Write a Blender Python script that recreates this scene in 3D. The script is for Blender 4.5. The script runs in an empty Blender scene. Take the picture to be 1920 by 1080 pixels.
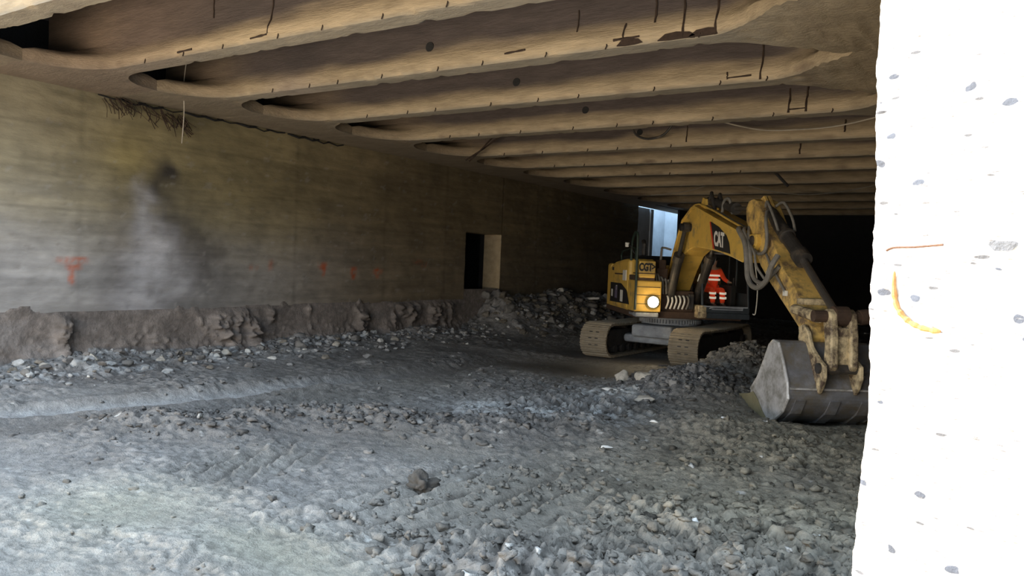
import bpy, bmesh, math, random
import numpy as np
from mathutils import Vector, Matrix
rng = np.random.default_rng(7); random.seed(7)
SC = bpy.context.scene; COL = SC.collection
PI = math.pi
WX = -16.2            # inner face of the long left wall
CZ = 5.75             # underside of the girders

# ------------------------------------------------------------------ noise
def _h(ix, iy, iz, s):
    n = (ix.astype(np.int64)*374761393 + iy.astype(np.int64)*668265263 + iz.astype(np.int64)*2147483647 + s*974711) & 0xffffffff
    n = ((n ^ (n >> 13))*1274126177) & 0xffffffff
    n = ((n ^ (n >> 16))*2246822519) & 0xffffffff
    return ((n ^ (n >> 15)) & 0xffffff)/float(0xffffff)
def vnoise(x, y, z=None, s=0):
    x = np.asarray(x, float); y = np.asarray(y, float); z = np.zeros_like(x) if z is None else np.asarray(z, float)
    ix, iy, iz = np.floor(x), np.floor(y), np.floor(z)
    f = [a*a*a*(a*(a*6-15)+10) for a in (x-ix, y-iy, z-iz)]
    def c(a, b, d): return _h(ix+a, iy+b, iz+d, s)
    def L(a, b, t): return a+(b-a)*t
    r0 = L(L(c(0,0,0), c(1,0,0), f[0]), L(c(0,1,0), c(1,1,0), f[0]), f[1])
    if not np.any(z): return r0*2-1
    r1 = L(L(c(0,0,1), c(1,0,1), f[0]), L(c(0,1,1), c(1,1,1), f[0]), f[1])
    return L(r0, r1, f[2])*2-1
def fbm(x, y, z=None, o=4, s=0, g=.5):
    r = 0; a = 1; t = 0; k = 1.
    for i in range(o):
        r = r + a*vnoise(x*k+i*17.3, y*k-i*9.1, None if z is None else z*k, s+i); t += a; a *= g; k *= 2.03
    return r/t
def worley(x, y, s=0):
    ix, iy = np.floor(x), np.floor(y)
    d1 = np.full(x.shape, 9.); v = np.zeros(x.shape)
    for a in (-1, 0, 1):
        for b in (-1, 0, 1):
            cx, cy = ix+a, iy+b
            zz = np.zeros_like(cx)
            px = cx+_h(cx, cy, zz, s); py = cy+_h(cx, cy, zz, s+5)
            d = (px-x)**2+(py-y)**2
            m = d < d1; d1 = np.where(m, d, d1); v = np.where(m, _h(cx, cy, zz, s+9), v)
    return np.sqrt(d1), v
def sstep(a, b, x):
    t = np.clip((x-a)/(b-a), 0, 1); return t*t*(3-2*t)
def gauss(X, Y, cx, cy, rx, ry): return np.exp(-((X-cx)/rx)**2-((Y-cy)/ry)**2)
def pdist(X, Y, pts):
    d = np.full(X.shape, 99.)
    for (ax, ay), (bx, by) in zip(pts[:-1], pts[1:]):
        ux, uy = bx-ax, by-ay
        t = np.clip(((X-ax)*ux+(Y-ay)*uy)/(ux*ux+uy*uy), 0, 1)
        d = np.minimum(d, np.hypot(X-ax-t*ux, Y-ay-t*uy))
    return d

# ------------------------------------------------------------------ materials
def mat(name, col, rough=.8, metal=0., var=.25, vscale=3., bump=.3, bscale=20., attr=None, dirt=None, dscale=2.5, damt=.4, emit=None, wet=None, spec=.5, stretch=None, det=8, bdist=.05):
    m = bpy.data.materials.new(name); m.use_nodes = True
    nt = m.node_tree; N = nt.nodes; Lk = nt.links; b = N['Principled BSDF']
    b.inputs['Roughness'].default_value = rough; b.inputs['Metallic'].default_value = metal
    b.inputs['Specular IOR Level'].default_value = spec
    tc = N.new('ShaderNodeTexCoord'); src = tc.outputs['Object']
    if stretch:
        mp = N.new('ShaderNodeMapping'); mp.inputs['Scale'].default_value = stretch; Lk.new(src, mp.inputs[0]); src = mp.outputs[0]
    n1 = N.new('ShaderNodeTexNoise'); n1.inputs['Scale'].default_value = vscale; n1.inputs['Detail'].default_value = det; n1.inputs['Roughness'].default_value = .65
    Lk.new(src, n1.inputs['Vector'])
    mr = N.new('ShaderNodeMapRange'); mr.inputs[1].default_value = .25; mr.inputs[2].default_value = .75
    mr.inputs[3].default_value = 1-var; mr.inputs[4].default_value = 1+var; Lk.new(n1.outputs[0], mr.inputs[0])
    mx = N.new('ShaderNodeMix'); mx.data_type = 'RGBA'; mx.blend_type = 'MULTIPLY'; mx.inputs[0].default_value = 1
    if attr:
        at = N.new('ShaderNodeAttribute'); at.attribute_name = attr; Lk.new(at.outputs['Color'], mx.inputs[6])
    else: mx.inputs[6].default_value = (*col, 1)
    Lk.new(mr.outputs[0], mx.inputs[7]); out = mx.outputs[2]
    if dirt:
        n2 = N.new('ShaderNodeTexNoise'); n2.inputs['Scale'].default_value = dscale; n2.inputs['Detail'].default_value = 9; n2.inputs['Roughness'].default_value = .7
        Lk.new(tc.outputs['Object'], n2.inputs['Vector'])
        r2 = N.new('ShaderNodeMapRange'); c = .72-.45*damt
        r2.inputs[1].default_value = c-.06; r2.inputs[2].default_value = c+.12; Lk.new(n2.outputs[0], r2.inputs[0])
        m2 = N.new('ShaderNodeMix'); m2.data_type = 'RGBA'; Lk.new(r2.outputs[0], m2.inputs[0]); Lk.new(out, m2.inputs[6]); m2.inputs[7].default_value = (*dirt, 1)
        out = m2.outputs[2]
    Lk.new(out, b.inputs['Base Color'])
    if wet:
        at = N.new('ShaderNodeAttribute'); at.attribute_name = wet
        r3 = N.new('ShaderNodeMapRange'); r3.inputs[3].default_value = rough; r3.inputs[4].default_value = .3
        Lk.new(at.outputs['Fac'], r3.inputs[0]); Lk.new(r3.outputs[0], b.inputs['Roughness'])
    if bump:
        n3 = N.new('ShaderNodeTexNoise'); n3.inputs['Scale'].default_value = bscale; n3.inputs['Detail'].default_value = min(det, 6); n3.inputs['Roughness'].default_value = .7
        Lk.new(src, n3.inputs['Vector'])
        bp = N.new('ShaderNodeBump'); bp.inputs['Strength'].default_value = bump; bp.inputs['Distance'].default_value = bdist
        Lk.new(n3.outputs[0], bp.inputs['Height']); Lk.new(bp.outputs[0], b.inputs['Normal'])
    if emit:
        b.inputs['Emission Color'].default_value = (*emit[0], 1); b.inputs['Emission Strength'].default_value = emit[1]
    return m
def glass(name, col=(.8, .85, .85), alpha=.12):
    m = bpy.data.materials.new(name); m.use_nodes = True; nt = m.node_tree; N = nt.nodes; Lk = nt.links
    N.remove(N['Principled BSDF']); o = N['Material Output']
    t = N.new('ShaderNodeBsdfTransparent'); t.inputs[0].default_value = (*col, 1)
    g = N.new('ShaderNodeBsdfGlossy'); g.inputs['Roughness'].default_value = .08
    x = N.new('ShaderNodeMixShader'); x.inputs[0].default_value = alpha
    Lk.new(t.outputs[0], x.inputs[1]); Lk.new(g.outputs[0], x.inputs[2]); Lk.new(x.outputs[0], o.inputs[0]); return m

M = {}
M['ground'] = mat('muddy_ground', None, .85, var=.30, vscale=9, bump=.8, bscale=26, attr='Col', wet='Wet', det=3, bdist=.025)
M['wall'] = mat('stained_concrete_wall', None, .9, var=.2, vscale=3.2, bump=.3, bscale=9, attr='Col', stretch=(1, .45, 1.6))
M['bank'] = mat('caked_mud', None, .95, var=.35, vscale=5, bump=.7, bscale=18, attr='Col')
M['beam'] = mat('girder_concrete', None, .9, var=.28, vscale=5, bump=.6, bscale=16, attr='Col', stretch=(.35, 1, 2.))
M['slab'] = mat('deck_concrete', (.1, .08, .06), .95, var=.4, vscale=1.5)
M['dark'] = mat('unlit_concrete', (.02, .02, .022), .95)  # near-black: darkness of tunnel end and door passage put into the colour
M['jamb'] = mat('jamb_concrete', (.42, .34, .22), .9, var=.25, vscale=4)
M['yard'] = mat('daylit_concrete', (.5, .53, .56), .9, var=.2, vscale=1.2)
M['rubble'] = mat('rubble_mix', None, .9, var=.3, vscale=14, bump=.8, bscale=45, attr='Col', det=3, bdist=.015)
M['rock'] = mat('grey_rock', (.20, .195, .185), .9, var=.35, vscale=7, bump=.5, bscale=25)
M['pale'] = mat('pale_rock', (.50, .47, .41), .9, var=.3, vscale=7, bump=.4, bscale=25)
M['white'] = mat('white_fragment', (.85, .85, .82), .8, var=.1)
M['clod'] = mat('mud_lump', (.105, .10, .092), .9, var=.35, vscale=9, bump=.7, bscale=30)
M['rust'] = mat('rusty_steel', (.04, .024, .016), .9, var=.5, vscale=14)
M['wire'] = mat('pale_wire', (.42, .38, .32), .7, var=.3)
DIRT = (.20, .165, .115)
M['yellow'] = mat('machine_yellow', (.72, .47, .10), .5, var=.16, vscale=2.5, bump=.05, dirt=DIRT, damt=.28, dscale=2.2)
M['stick'] = mat('chipped_yellow', (.76, .51, .15), .55, var=.2, vscale=3, bump=.12, dirt=(.16, .11, .07), damt=.50, dscale=2.6)
M['link'] = mat('worn_yellow_link', (.66, .54, .33), .6, var=.35, vscale=4, bump=.2, dirt=(.10, .07, .05), damt=.55, dscale=5)
M['bucket'] = mat('worn_bucket_steel', (.20, .205, .22), .5, metal=.25, var=.4, vscale=4, bump=.2, dirt=(.17, .15, .12), damt=.5, dscale=3)
M['bucketside'] = mat('pale_bucket_steel', (.60, .60, .60), .42, metal=.3, var=.35, vscale=5, bump=.2, dirt=(.30, .29, .26), damt=.45, dscale=4)  # lighter than the bucket shell, sets the side plates apart
M['mudcoat'] = mat('olive_wet_mud', (.22, .20, .12), .7, var=.2, vscale=5, bump=.3)
M['black'] = mat('black_paint', (.018, .018, .02), .55, var=.3, bump=.05)
M['cyl'] = mat('oily_cylinder', (.045, .042, .04), .5, var=.5, vscale=5, bump=.1, dirt=(.13, .10, .07), damt=.3)
M['chrome'] = mat('cylinder_rod', (.35, .33, .31), .3, metal=.9, var=.2)
M['hose'] = mat('dusty_hose', (.20, .19, .17), .7, var=.35, vscale=6)
M['frame'] = mat('greasy_frame', (.075, .045, .03), .8, var=.5, vscale=4, bump=.3)
M['track'] = mat('dusty_track', (.29, .25, .185), .85, var=.3, vscale=4, bump=.4, bscale=14)
M['trackin'] = mat('track_inside', (.05, .045, .04), .9, var=.4)
M['car'] = mat('grey_blue_mud_steel', (.30, .33, .37), .7, var=.4, vscale=3, bump=.4)
M['cab'] = mat('cab_frame', (.035, .045, .055), .5, var=.4, vscale=4, bump=.05)
M['cabin'] = mat('cab_inside', (.012, .012, .013), .8)
M['green'] = mat('dark_green_rail', (.02, .04, .03), .5)
M['red'] = mat('red_mark', (.6, .05, .02), .6)
M['letter'] = mat('white_letter', (.85, .83, .78), .6, var=.08)
M['sticker'] = mat('pale_sticker', (.75, .75, .7), .6, var=.1)
M['purple'] = mat('faded_decal', (.16, .14, .22), .6)
M['lamp'] = mat('lit_lamp', (1, .9, .7), .3, emit=((1, .80, .48), 60.), bump=0)
M['orange'] = mat('orange_hivis', (.85, .07, .015), .8, var=.25, vscale=8, bump=.2, emit=((.9, .06, .01), .10))  # faint emission painted in to lift the jacket from the cab's shade
M['trouser'] = mat('dark_trousers', (.05, .05, .06), .9)
M['reflect'] = mat('reflective_tape', (.9, .88, .8), .6, var=.08, bump=0, emit=((1, .85, .65), .55))  # emission stands in for light thrown back by the tape
M['skin'] = mat('skin', (.5, .3, .2), .6, var=.1)
M['hat'] = mat('shaded_helmet', (.02, .02, .02), .4)  # near-black so the shade over the head is in the colour
M['glass'] = glass('cab_glass')

# ------------------------------------------------------------------ objects
def put(o, parent=None):
    COL.objects.link(o)
    if parent: o.parent = parent
    return o
def tag(o, label=None, cat=None, group=None, kind=None):
    if label: o['label'] = label
    if cat: o['category'] = cat
    if group: o['group'] = group
    if kind: o['kind'] = kind
    return o
def empty(name, loc=(0, 0, 0), rz=0, parent=None):
    o = bpy.data.objects.new(name, None); o.location = loc; o.rotation_euler = (0, 0, rz); o.empty_display_size = .2
    return put(o, parent)
def mesh(name, V, F, m, parent=None, smooth=False, bevel=0, cols=None, wet=None):
    me = bpy.data.meshes.new(name)
    if isinstance(F, np.ndarray):
        V = np.asarray(V, np.float32); nf, k = F.shape
        me.vertices.add(len(V)); me.vertices.foreach_set('co', V.ravel())
        me.loops.add(nf*k); me.loops.foreach_set('vertex_index', F.ravel().astype(np.int32))
        me.polygons.add(nf); me.polygons.foreach_set('loop_start', np.arange(0, nf*k, k, dtype=np.int32))
        me.update(calc_edges=True)
    else: me.from_pydata([tuple(v) for v in V], [], F)
    if smooth: me.polygons.foreach_set('use_smooth', [True]*len(me.polygons))
    if cols is not None:
        a = me.color_attributes.new('Col', 'FLOAT_COLOR', 'POINT'); c = np.ones((len(V), 4), np.float32); c[:, :3] = np.clip(cols, 0, 1); a.data.foreach_set('color', c.ravel())
    if wet is not None:
        a = me.attributes.new('Wet', 'FLOAT', 'POINT'); a.data.foreach_set('value', np.asarray(wet, np.float32).ravel())
    me.materials.append(m); me.validate()
    o = bpy.data.objects.new(name, me); put(o, parent)
    if bevel:
        b = o.modifiers.new('b', 'BEVEL'); b.width = bevel; b.segments = 2; b.limit_method = 'ANGLE'; b.angle_limit = .6
    return o
def gridfaces(nr, nc, flip=False):
    i = np.arange((nr-1)*(nc-1)); r = i//(nc-1); c = i % (nc-1); a = r*nc+c
    F = np.stack([a, a+1, a+nc+1, a+nc], 1)
    return F[:, ::-1].copy() if flip else F
class MB:
    def __init__(s): s.V = []; s.F = []
    def add(s, V, F):
        n = len(s.V); s.V += [tuple(v) for v in V]; s.F += [tuple(i+n for i in f) for f in F]; return s
    def box(s, x0, x1, y0, y1, z0, z1):
        return s.add([(x, y, z) for z in (z0, z1) for y in (y0, y1) for x in (x0, x1)], [(0,2,3,1),(4,5,7,6),(0,1,5,4),(2,6,7,3),(0,4,6,2),(1,3,7,5)])
    def prism(s, poly, y0, y1):          # polygon in (x,z), extruded along y
        n = len(poly); A = sum(poly[i][0]*poly[(i+1) % n][1]-poly[(i+1) % n][0]*poly[i][1] for i in range(n))
        if A < 0: poly = poly[::-1]
        V = [(x, y0, z) for x, z in poly]+[(x, y1, z) for x, z in poly]
        F = [tuple(range(n)), tuple(range(2*n-1, n-1, -1))]+[(i, i+n, (i+1) % n+n, (i+1) % n) for i in range(n)]
        return s.add(V, F)
    def prismz(s, poly, z0, z1):         # polygon in (x,y), extruded along z
        n = len(poly); A = sum(poly[i][0]*poly[(i+1) % n][1]-poly[(i+1) % n][0]*poly[i][1] for i in range(n))
        if A < 0: poly = poly[::-1]
        V = [(x, y, z0) for x, y in poly]+[(x, y, z1) for x, y in poly]
        F = [tuple(range(n-1, -1, -1)), tuple(range(n, 2*n))]+[(i, (i+1) % n, (i+1) % n+n, i+n) for i in range(n)]
        return s.add(V, F)
    def tube(s, pts, r, n=10, cap=True):
        P = [Vector(p) for p in pts]; rs = r if isinstance(r, (list, tuple)) else [r]*len(P); V = []; F = []
        prev = None
        for i, p in enumerate(P):
            d = (P[min(i+1, len(P)-1)]-P[max(i-1, 0)]).normalized()
            if prev is None:
                u = d.cross(Vector((0, 0, 1)))
                if u.length < .1: u = d.cross(Vector((1, 0, 0)))
            else: u = prev-d*prev.dot(d)
            u.normalize(); prev = u; w = d.cross(u)
            V += [p+(u*math.cos(2*PI*k/n)+w*math.sin(2*PI*k/n))*rs[i] for k in range(n)]
        for i in range(len(P)-1):
            for k in range(n): F.append((i*n+k, i*n+(k+1) % n, (i+1)*n+(k+1) % n, (i+1)*n+k))
        if cap: F += [tuple(range(n-1, -1, -1)), tuple(range((len(P)-1)*n, len(P)*n))]
        return s.add(V, F)
    def ob(s, name, m, parent=None, bevel=0, smooth=False): return mesh(name, s.V, s.F, m, parent, smooth, bevel)
def spline(pts, n=8):
    P = [Vector(p) for p in pts]; out = []
    for i in range(len(P)-1):
        a, b, c, d = P[max(i-1, 0)], P[i], P[i+1], P[min(i+2, len(P)-1)]
        for k in range(n):
            t = k/n; out.append(.5*((2*b)+(c-a)*t+(2*a-5*b+4*c-d)*t*t+(3*b-a-3*c+d)*t**3))
    return out+[P[-1]]
def rotz(o, a): o.rotation_euler = (0, 0, a); return o

# ------------------------------------------------------------------ ground
TRACK = [(-13.4, 2.5), (-12.5, 5.3), (-12.1, 6.7), (-11.75, 8.5), (-11.45, 10.7), (-11.2, 12.8), (-10.9, 17)]
RIDGE = [(-10.5, 6.3), (-9.5, 7.1), (-9.0, 8.3), (-8.0, 8.7), (-6.9, 9.1), (-5.6, 10.6)]
def ground(X, Y):
    big = fbm(X*.5, Y*.5, o=3, s=3)
    # where it is churned and where it is smeared flat
    churn = .58+.6*fbm(X*.45+7, Y*.45, o=3, s=11)
    smooth = np.zeros_like(X)
    for cx, cy, rx, ry, k in ((-7.0, 4.3, 1.3, .9, 1), (-5.0, 4.4, 1.3, .55, 1), (-4.95, 6.6, 1.15, 1.9, 1), (-3.9, 6.9, .6, 1.0, .9), (-6.3, 8.2, 1.0, .7, .9), (-4.9, 7.6, .8, .9, .8), (-7.7, 6.2, .7, .9, .8),
                              (-9.2, 17.0, 2.2, 2.0, 1), (-10.3, 12, 1.6, 1.6, .6), (-3.0, 9.0, .6, .5, .6), (-2.1, 9.6, .7, .8, .7), (-10.3, 9.8, 1.3, 1.4, .65), (-6.1, 3.2, 1.6, .7, .8)):
        smooth = np.maximum(smooth, k*gauss(X, Y, cx, cy, rx, ry))
    td = pdist(X, Y, TRACK); tr = np.exp(-(td/.42)**4)
    smooth = np.maximum(smooth, tr*.9)
    rd = pdist(X, Y, RIDGE); rg = np.exp(-(rd/.75)**2)
    front = sstep(-4.6, -3.2, X+.25*(Y-6)*0)*sstep(9.5, 7.0, Y)
    front = np.maximum(front, gauss(X, Y, -3.6, 5.3, 1.3, 1.0))
    mound = gauss(X, Y, -5.5, 15.2, 1.2, 1.5)
    mound2 = gauss(X, Y, -5.35, 18.7, 1.05, 1.7)
    mound3 = gauss(X, Y, -3.4, 12.0, 2.0, 1.5)
    wallr = np.exp(-((X-WX)/1.35)**2)*sstep(34, 30, Y)
    ramp = np.exp(-(np.maximum(X-WX, 0)/(1.7+.6*sstep(24, 28, Y)))**2)*sstep(21.3, 24.0, Y)*sstep(37, 33, Y)
    amp = np.clip(churn, .12, 1)*(1-.88*smooth)
    amp = np.maximum(amp, .95*rg*(1-.5*smooth)); amp = np.maximum(amp, 1.3*front*(1-.92*smooth))
    amp = np.maximum(amp, 1.35*np.maximum(mound, mound2)); amp = np.maximum(amp, .9*mound3); amp = np.maximum(amp, 1.2*wallr); amp = np.maximum(amp, 1.5*ramp)
    wx = X+.05*vnoise(X*9, Y*9, s=31); wy = Y+.05*vnoise(X*9+40, Y*9, s=32)
    w1, v1 = worley(wx/.30, wy/.30, 41); w2, v2 = worley(wx/.15, wy/.15, 42); w3, v3 = worley(wx/.085, wy/.085, 43)
    rb = lambda k, sd: 1-np.abs(fbm(wx*k, wy*k, o=2, s=sd))*2.4
    q1 = fbm(wx*3.1, wy*3.1, o=5, s=44, g=.62); q2 = fbm(wx*8.5+.2*q1, wy*8.5, o=4, s=45, g=.6)
    bil = lambda k, sd: np.abs(fbm(wx*k+.35*vnoise(wx*k*1.7, wy*k*1.7, s=sd+7), wy*k+.35*vnoise(wx*k*1.7+9, wy*k*1.7, s=sd+8), o=2, s=sd, g=.35))*2
    b1, b2, b3, b4 = bil(2.6, 44), bil(5.2, 47), bil(10.5, 50), bil(21, 53)
    clump = sstep(-.25, .35, fbm(X*1.7, Y*1.7, o=3, s=57))
    cl = .075*b1*clump+.105*b2*(.45+.55*clump)+.070*b3+.030*b4
    cl = .2*np.tanh(cl/.2)
    z = .06*big+amp*cl+.007*fbm(X*7, Y*7, o=3, s=52)+.004*fbm(X*26, Y*26, o=2, s=59)
    z += .13*rg+.45*mound+.78*mound2+.14*mound3+.28*wallr*(.7+.5*fbm(X*1.2, Y*.8, o=3, s=61))+ramp*(1.02+.25*fbm(X*.9, Y*.9, o=3, s=62))
    z += -.07*tr+.05*np.exp(-((td-.6)/.2)**2)*sstep(16, 12, Y)
    # grouser imprints
    def grooves(xc, yc, rx, ry, ang, sp, dep, s):
        m = np.exp(-(((X-xc)/rx)**4+((Y-yc)/ry)**4))
        u = (X-xc)*math.cos(ang)+(Y-yc)*math.sin(ang)+.05*vnoise(X*2.2, Y*2.2, s=s)+.03*vnoise(X*7, Y*7, s=s+1)
        ph = (u/sp) % 1.
        g = np.exp(-((ph-.5)/.18)**2)-.35*np.exp(-((ph-.80)/.14)**2)
        return -dep*m*g, m*np.exp(-((ph-.72)/.16)**2), m*np.exp(-((ph-.5)/.19)**2)
    crumbs = np.zeros_like(X); gcut = np.zeros_like(X)
    for a in ((-4.75, 6.7, 1.15, 1.75, -.03, .40, .075, 71), (-3.45, 5.6, .5, .6, .35, .3, .05, 73), (-7.65, 6.2, .55, .95, .55, .28, .045, 75), (-6.4, 12.3, 1.6, 1.2, 1.0, .3, .04, 77), (-10.4, 9.0, 1, 1.6, .1, .3, .04, 79)):
        g, c, e = grooves(*a); z += g; gcut = np.maximum(gcut, e); crumbs = np.maximum(crumbs, c)
    z += crumbs*(cl*.35)
    pud = np.maximum(gauss(X, Y, -9.3, 16.9, 2.0, 1.1), gauss(X, Y, -9.8, 20.3, 2.6, 1.3))
    z = z*(1-.8*np.clip(pud*1.2, 0, 1))-.03*pud
    fl = sstep(.3, 0, np.maximum(np.abs(X+8.55)-1.9, np.abs(Y-22)-2.8))    # packed under the machine
    z = z*(1-fl)+fl*(-.015)
    bk = gauss(X, Y, -2.95, 14.3, .95, .9); z = z*(1-.9*bk)-.06*bk
    # colour
    n = fbm(X*1.1, Y*1.1, o=5, s=81); n2 = fbm(X*5, Y*5, o=4, s=82)
    base = np.stack([.262+0*X, .258+0*X, .252+0*X], -1)
    k = 1+.35*n+.25*n2
    warm = sstep(-6.5, -2.5, X)*sstep(4, 9, Y)
    C = base*k[..., None]
    C *= (1+warm[..., None]*np.array([.15, .05, -.20]))
    def mixc(m, col):
        nonlocal C; m = np.clip(m, 0, 1)[..., None]; C = C*(1-m)+np.array(col)*m
    mixc(.55*smooth*(1-tr), (.34, .33, .29))
    olive = np.maximum(gauss(X, Y, -7.2, 4.2, 1.0, .8), gauss(X, Y, -5.2, 4.4, 1.2, .5)); mixc(.5*olive, (.33, .335, .265))
    mixc(.85*np.exp(-((td-.02)/.36)**4)*sstep(15, 9, Y)*(.8+.5*n2), (.50, .52, .54))
    mixc(.65*rg*(1-smooth), (.155, .148, .14)); mixc(.7*mound, (.135, .14, .148)); mixc(.5*mound2, (.24, .22, .175))
    db = np.exp(-((td-1.2)/.45)**2)*(X > -13)*sstep(14, 7, Y); mixc(.5*db, (.15, .145, .14))
    dk = pdist(X, Y, [(-13.2, 3.6), (-11.4, 5.4), (-9.6, 6.6), (-8.2, 7.9), (-6.8, 8.6)]); mixc(.62*np.exp(-((dk-.05)/.75)**2)*(.75+.5*n2), (.125, .12, .115))
    mixc(.5*gauss(X, Y, -11.6, 15.5, 2.4, 3.6), (.13, .125, .12))
    db2 = gauss(X, Y, -14.4, 8, .7, 3.5); mixc(.6*db2, (.15, .14, .135))
    mixc(.75*pud, (.075, .072, .068))
    wr = np.maximum(np.maximum(gauss(X, Y, -6.6, 13.6, .75, .8), gauss(X, Y, -6.0, 11.4, .9, .8)), .8*gauss(X, Y, -7.2, 10.8, .8, .6))
    mixc(.9*np.clip(wr*1.3, 0, 1)*sstep(-.2, .15, n2+.5*n), (.56, .59, .60))
    lw = np.exp(-((X-WX-1.45)/.45)**2)*sstep(20, 13, Y); mixc(.6*lw*sstep(-.1, .3, n2), (.48, .50, .51))
    mixc(.8*gcut*sstep(-.45, 0, n2+.3), (.075, .07, .065))
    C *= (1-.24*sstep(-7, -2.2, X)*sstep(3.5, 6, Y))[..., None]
    crev = sstep(.26, .02, b3)*.55+sstep(.20, .02, b2)*.6+sstep(.25, 0, b4)*.2; C *= (1-np.clip(crev, 0, .78)*np.clip(amp*1.15, 0, 1)+.22*np.clip((cl-.05)*8, 0, 1)*np.clip(amp, 0, 1))[..., None]  # crevice shade and paler clod tops painted into the colour
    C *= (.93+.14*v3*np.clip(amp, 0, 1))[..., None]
    sp = (v3 > .975)*(w3 < .35)*(.4+amp*.6); mixc(.8*sp*(vnoise(X*1.3, Y*1.3, s=90) > -.1), (.6, .6, .58))
    return z, C, np.clip(pud*1.3-.2, 0, 1), np.clip(amp, 0, 1.5)*(1-.8*gcut)
ys = [1.0]
while ys[-1] < 46.5: ys.append(ys[-1]+.022+.0021*max(ys[-1]-3, 0))
ys = np.array(ys); xs = np.concatenate([np.arange(-16.4, -11, .05), np.arange(-11, -7, .034), np.arange(-7, .4, .023)])
GX, GY = np.meshgrid(xs, ys); GZ, GC, GW, GA = ground(GX, GY)
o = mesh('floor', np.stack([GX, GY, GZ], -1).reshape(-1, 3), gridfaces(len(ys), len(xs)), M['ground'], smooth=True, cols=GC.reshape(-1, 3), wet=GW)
tag(o, kind='structure')
def gz(x, y):
    j = min(max(int(np.searchsorted(ys, y))-1, 0), len(ys)-1); i = min(max(int(np.searchsorted(xs, x))-1, 0), len(xs)-1); return float(GZ[j, i])
o = mesh('ground', [(-60, -40, -.05), (30, -40, -.05), (30, 1.02, -.05), (-60, 1.02, -.05)], [(0, 1, 2, 3)], mat('yard_dirt', (.42, .36, .28), .95)); tag(o, kind='structure')
o = mesh('ground', [(-30, 46.3, -.05), (10, 46.3, -.05), (10, 80, -.05), (-30, 80, -.05)], [(0, 1, 2, 3)], M['dark']); tag(o, kind='structure')

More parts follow.
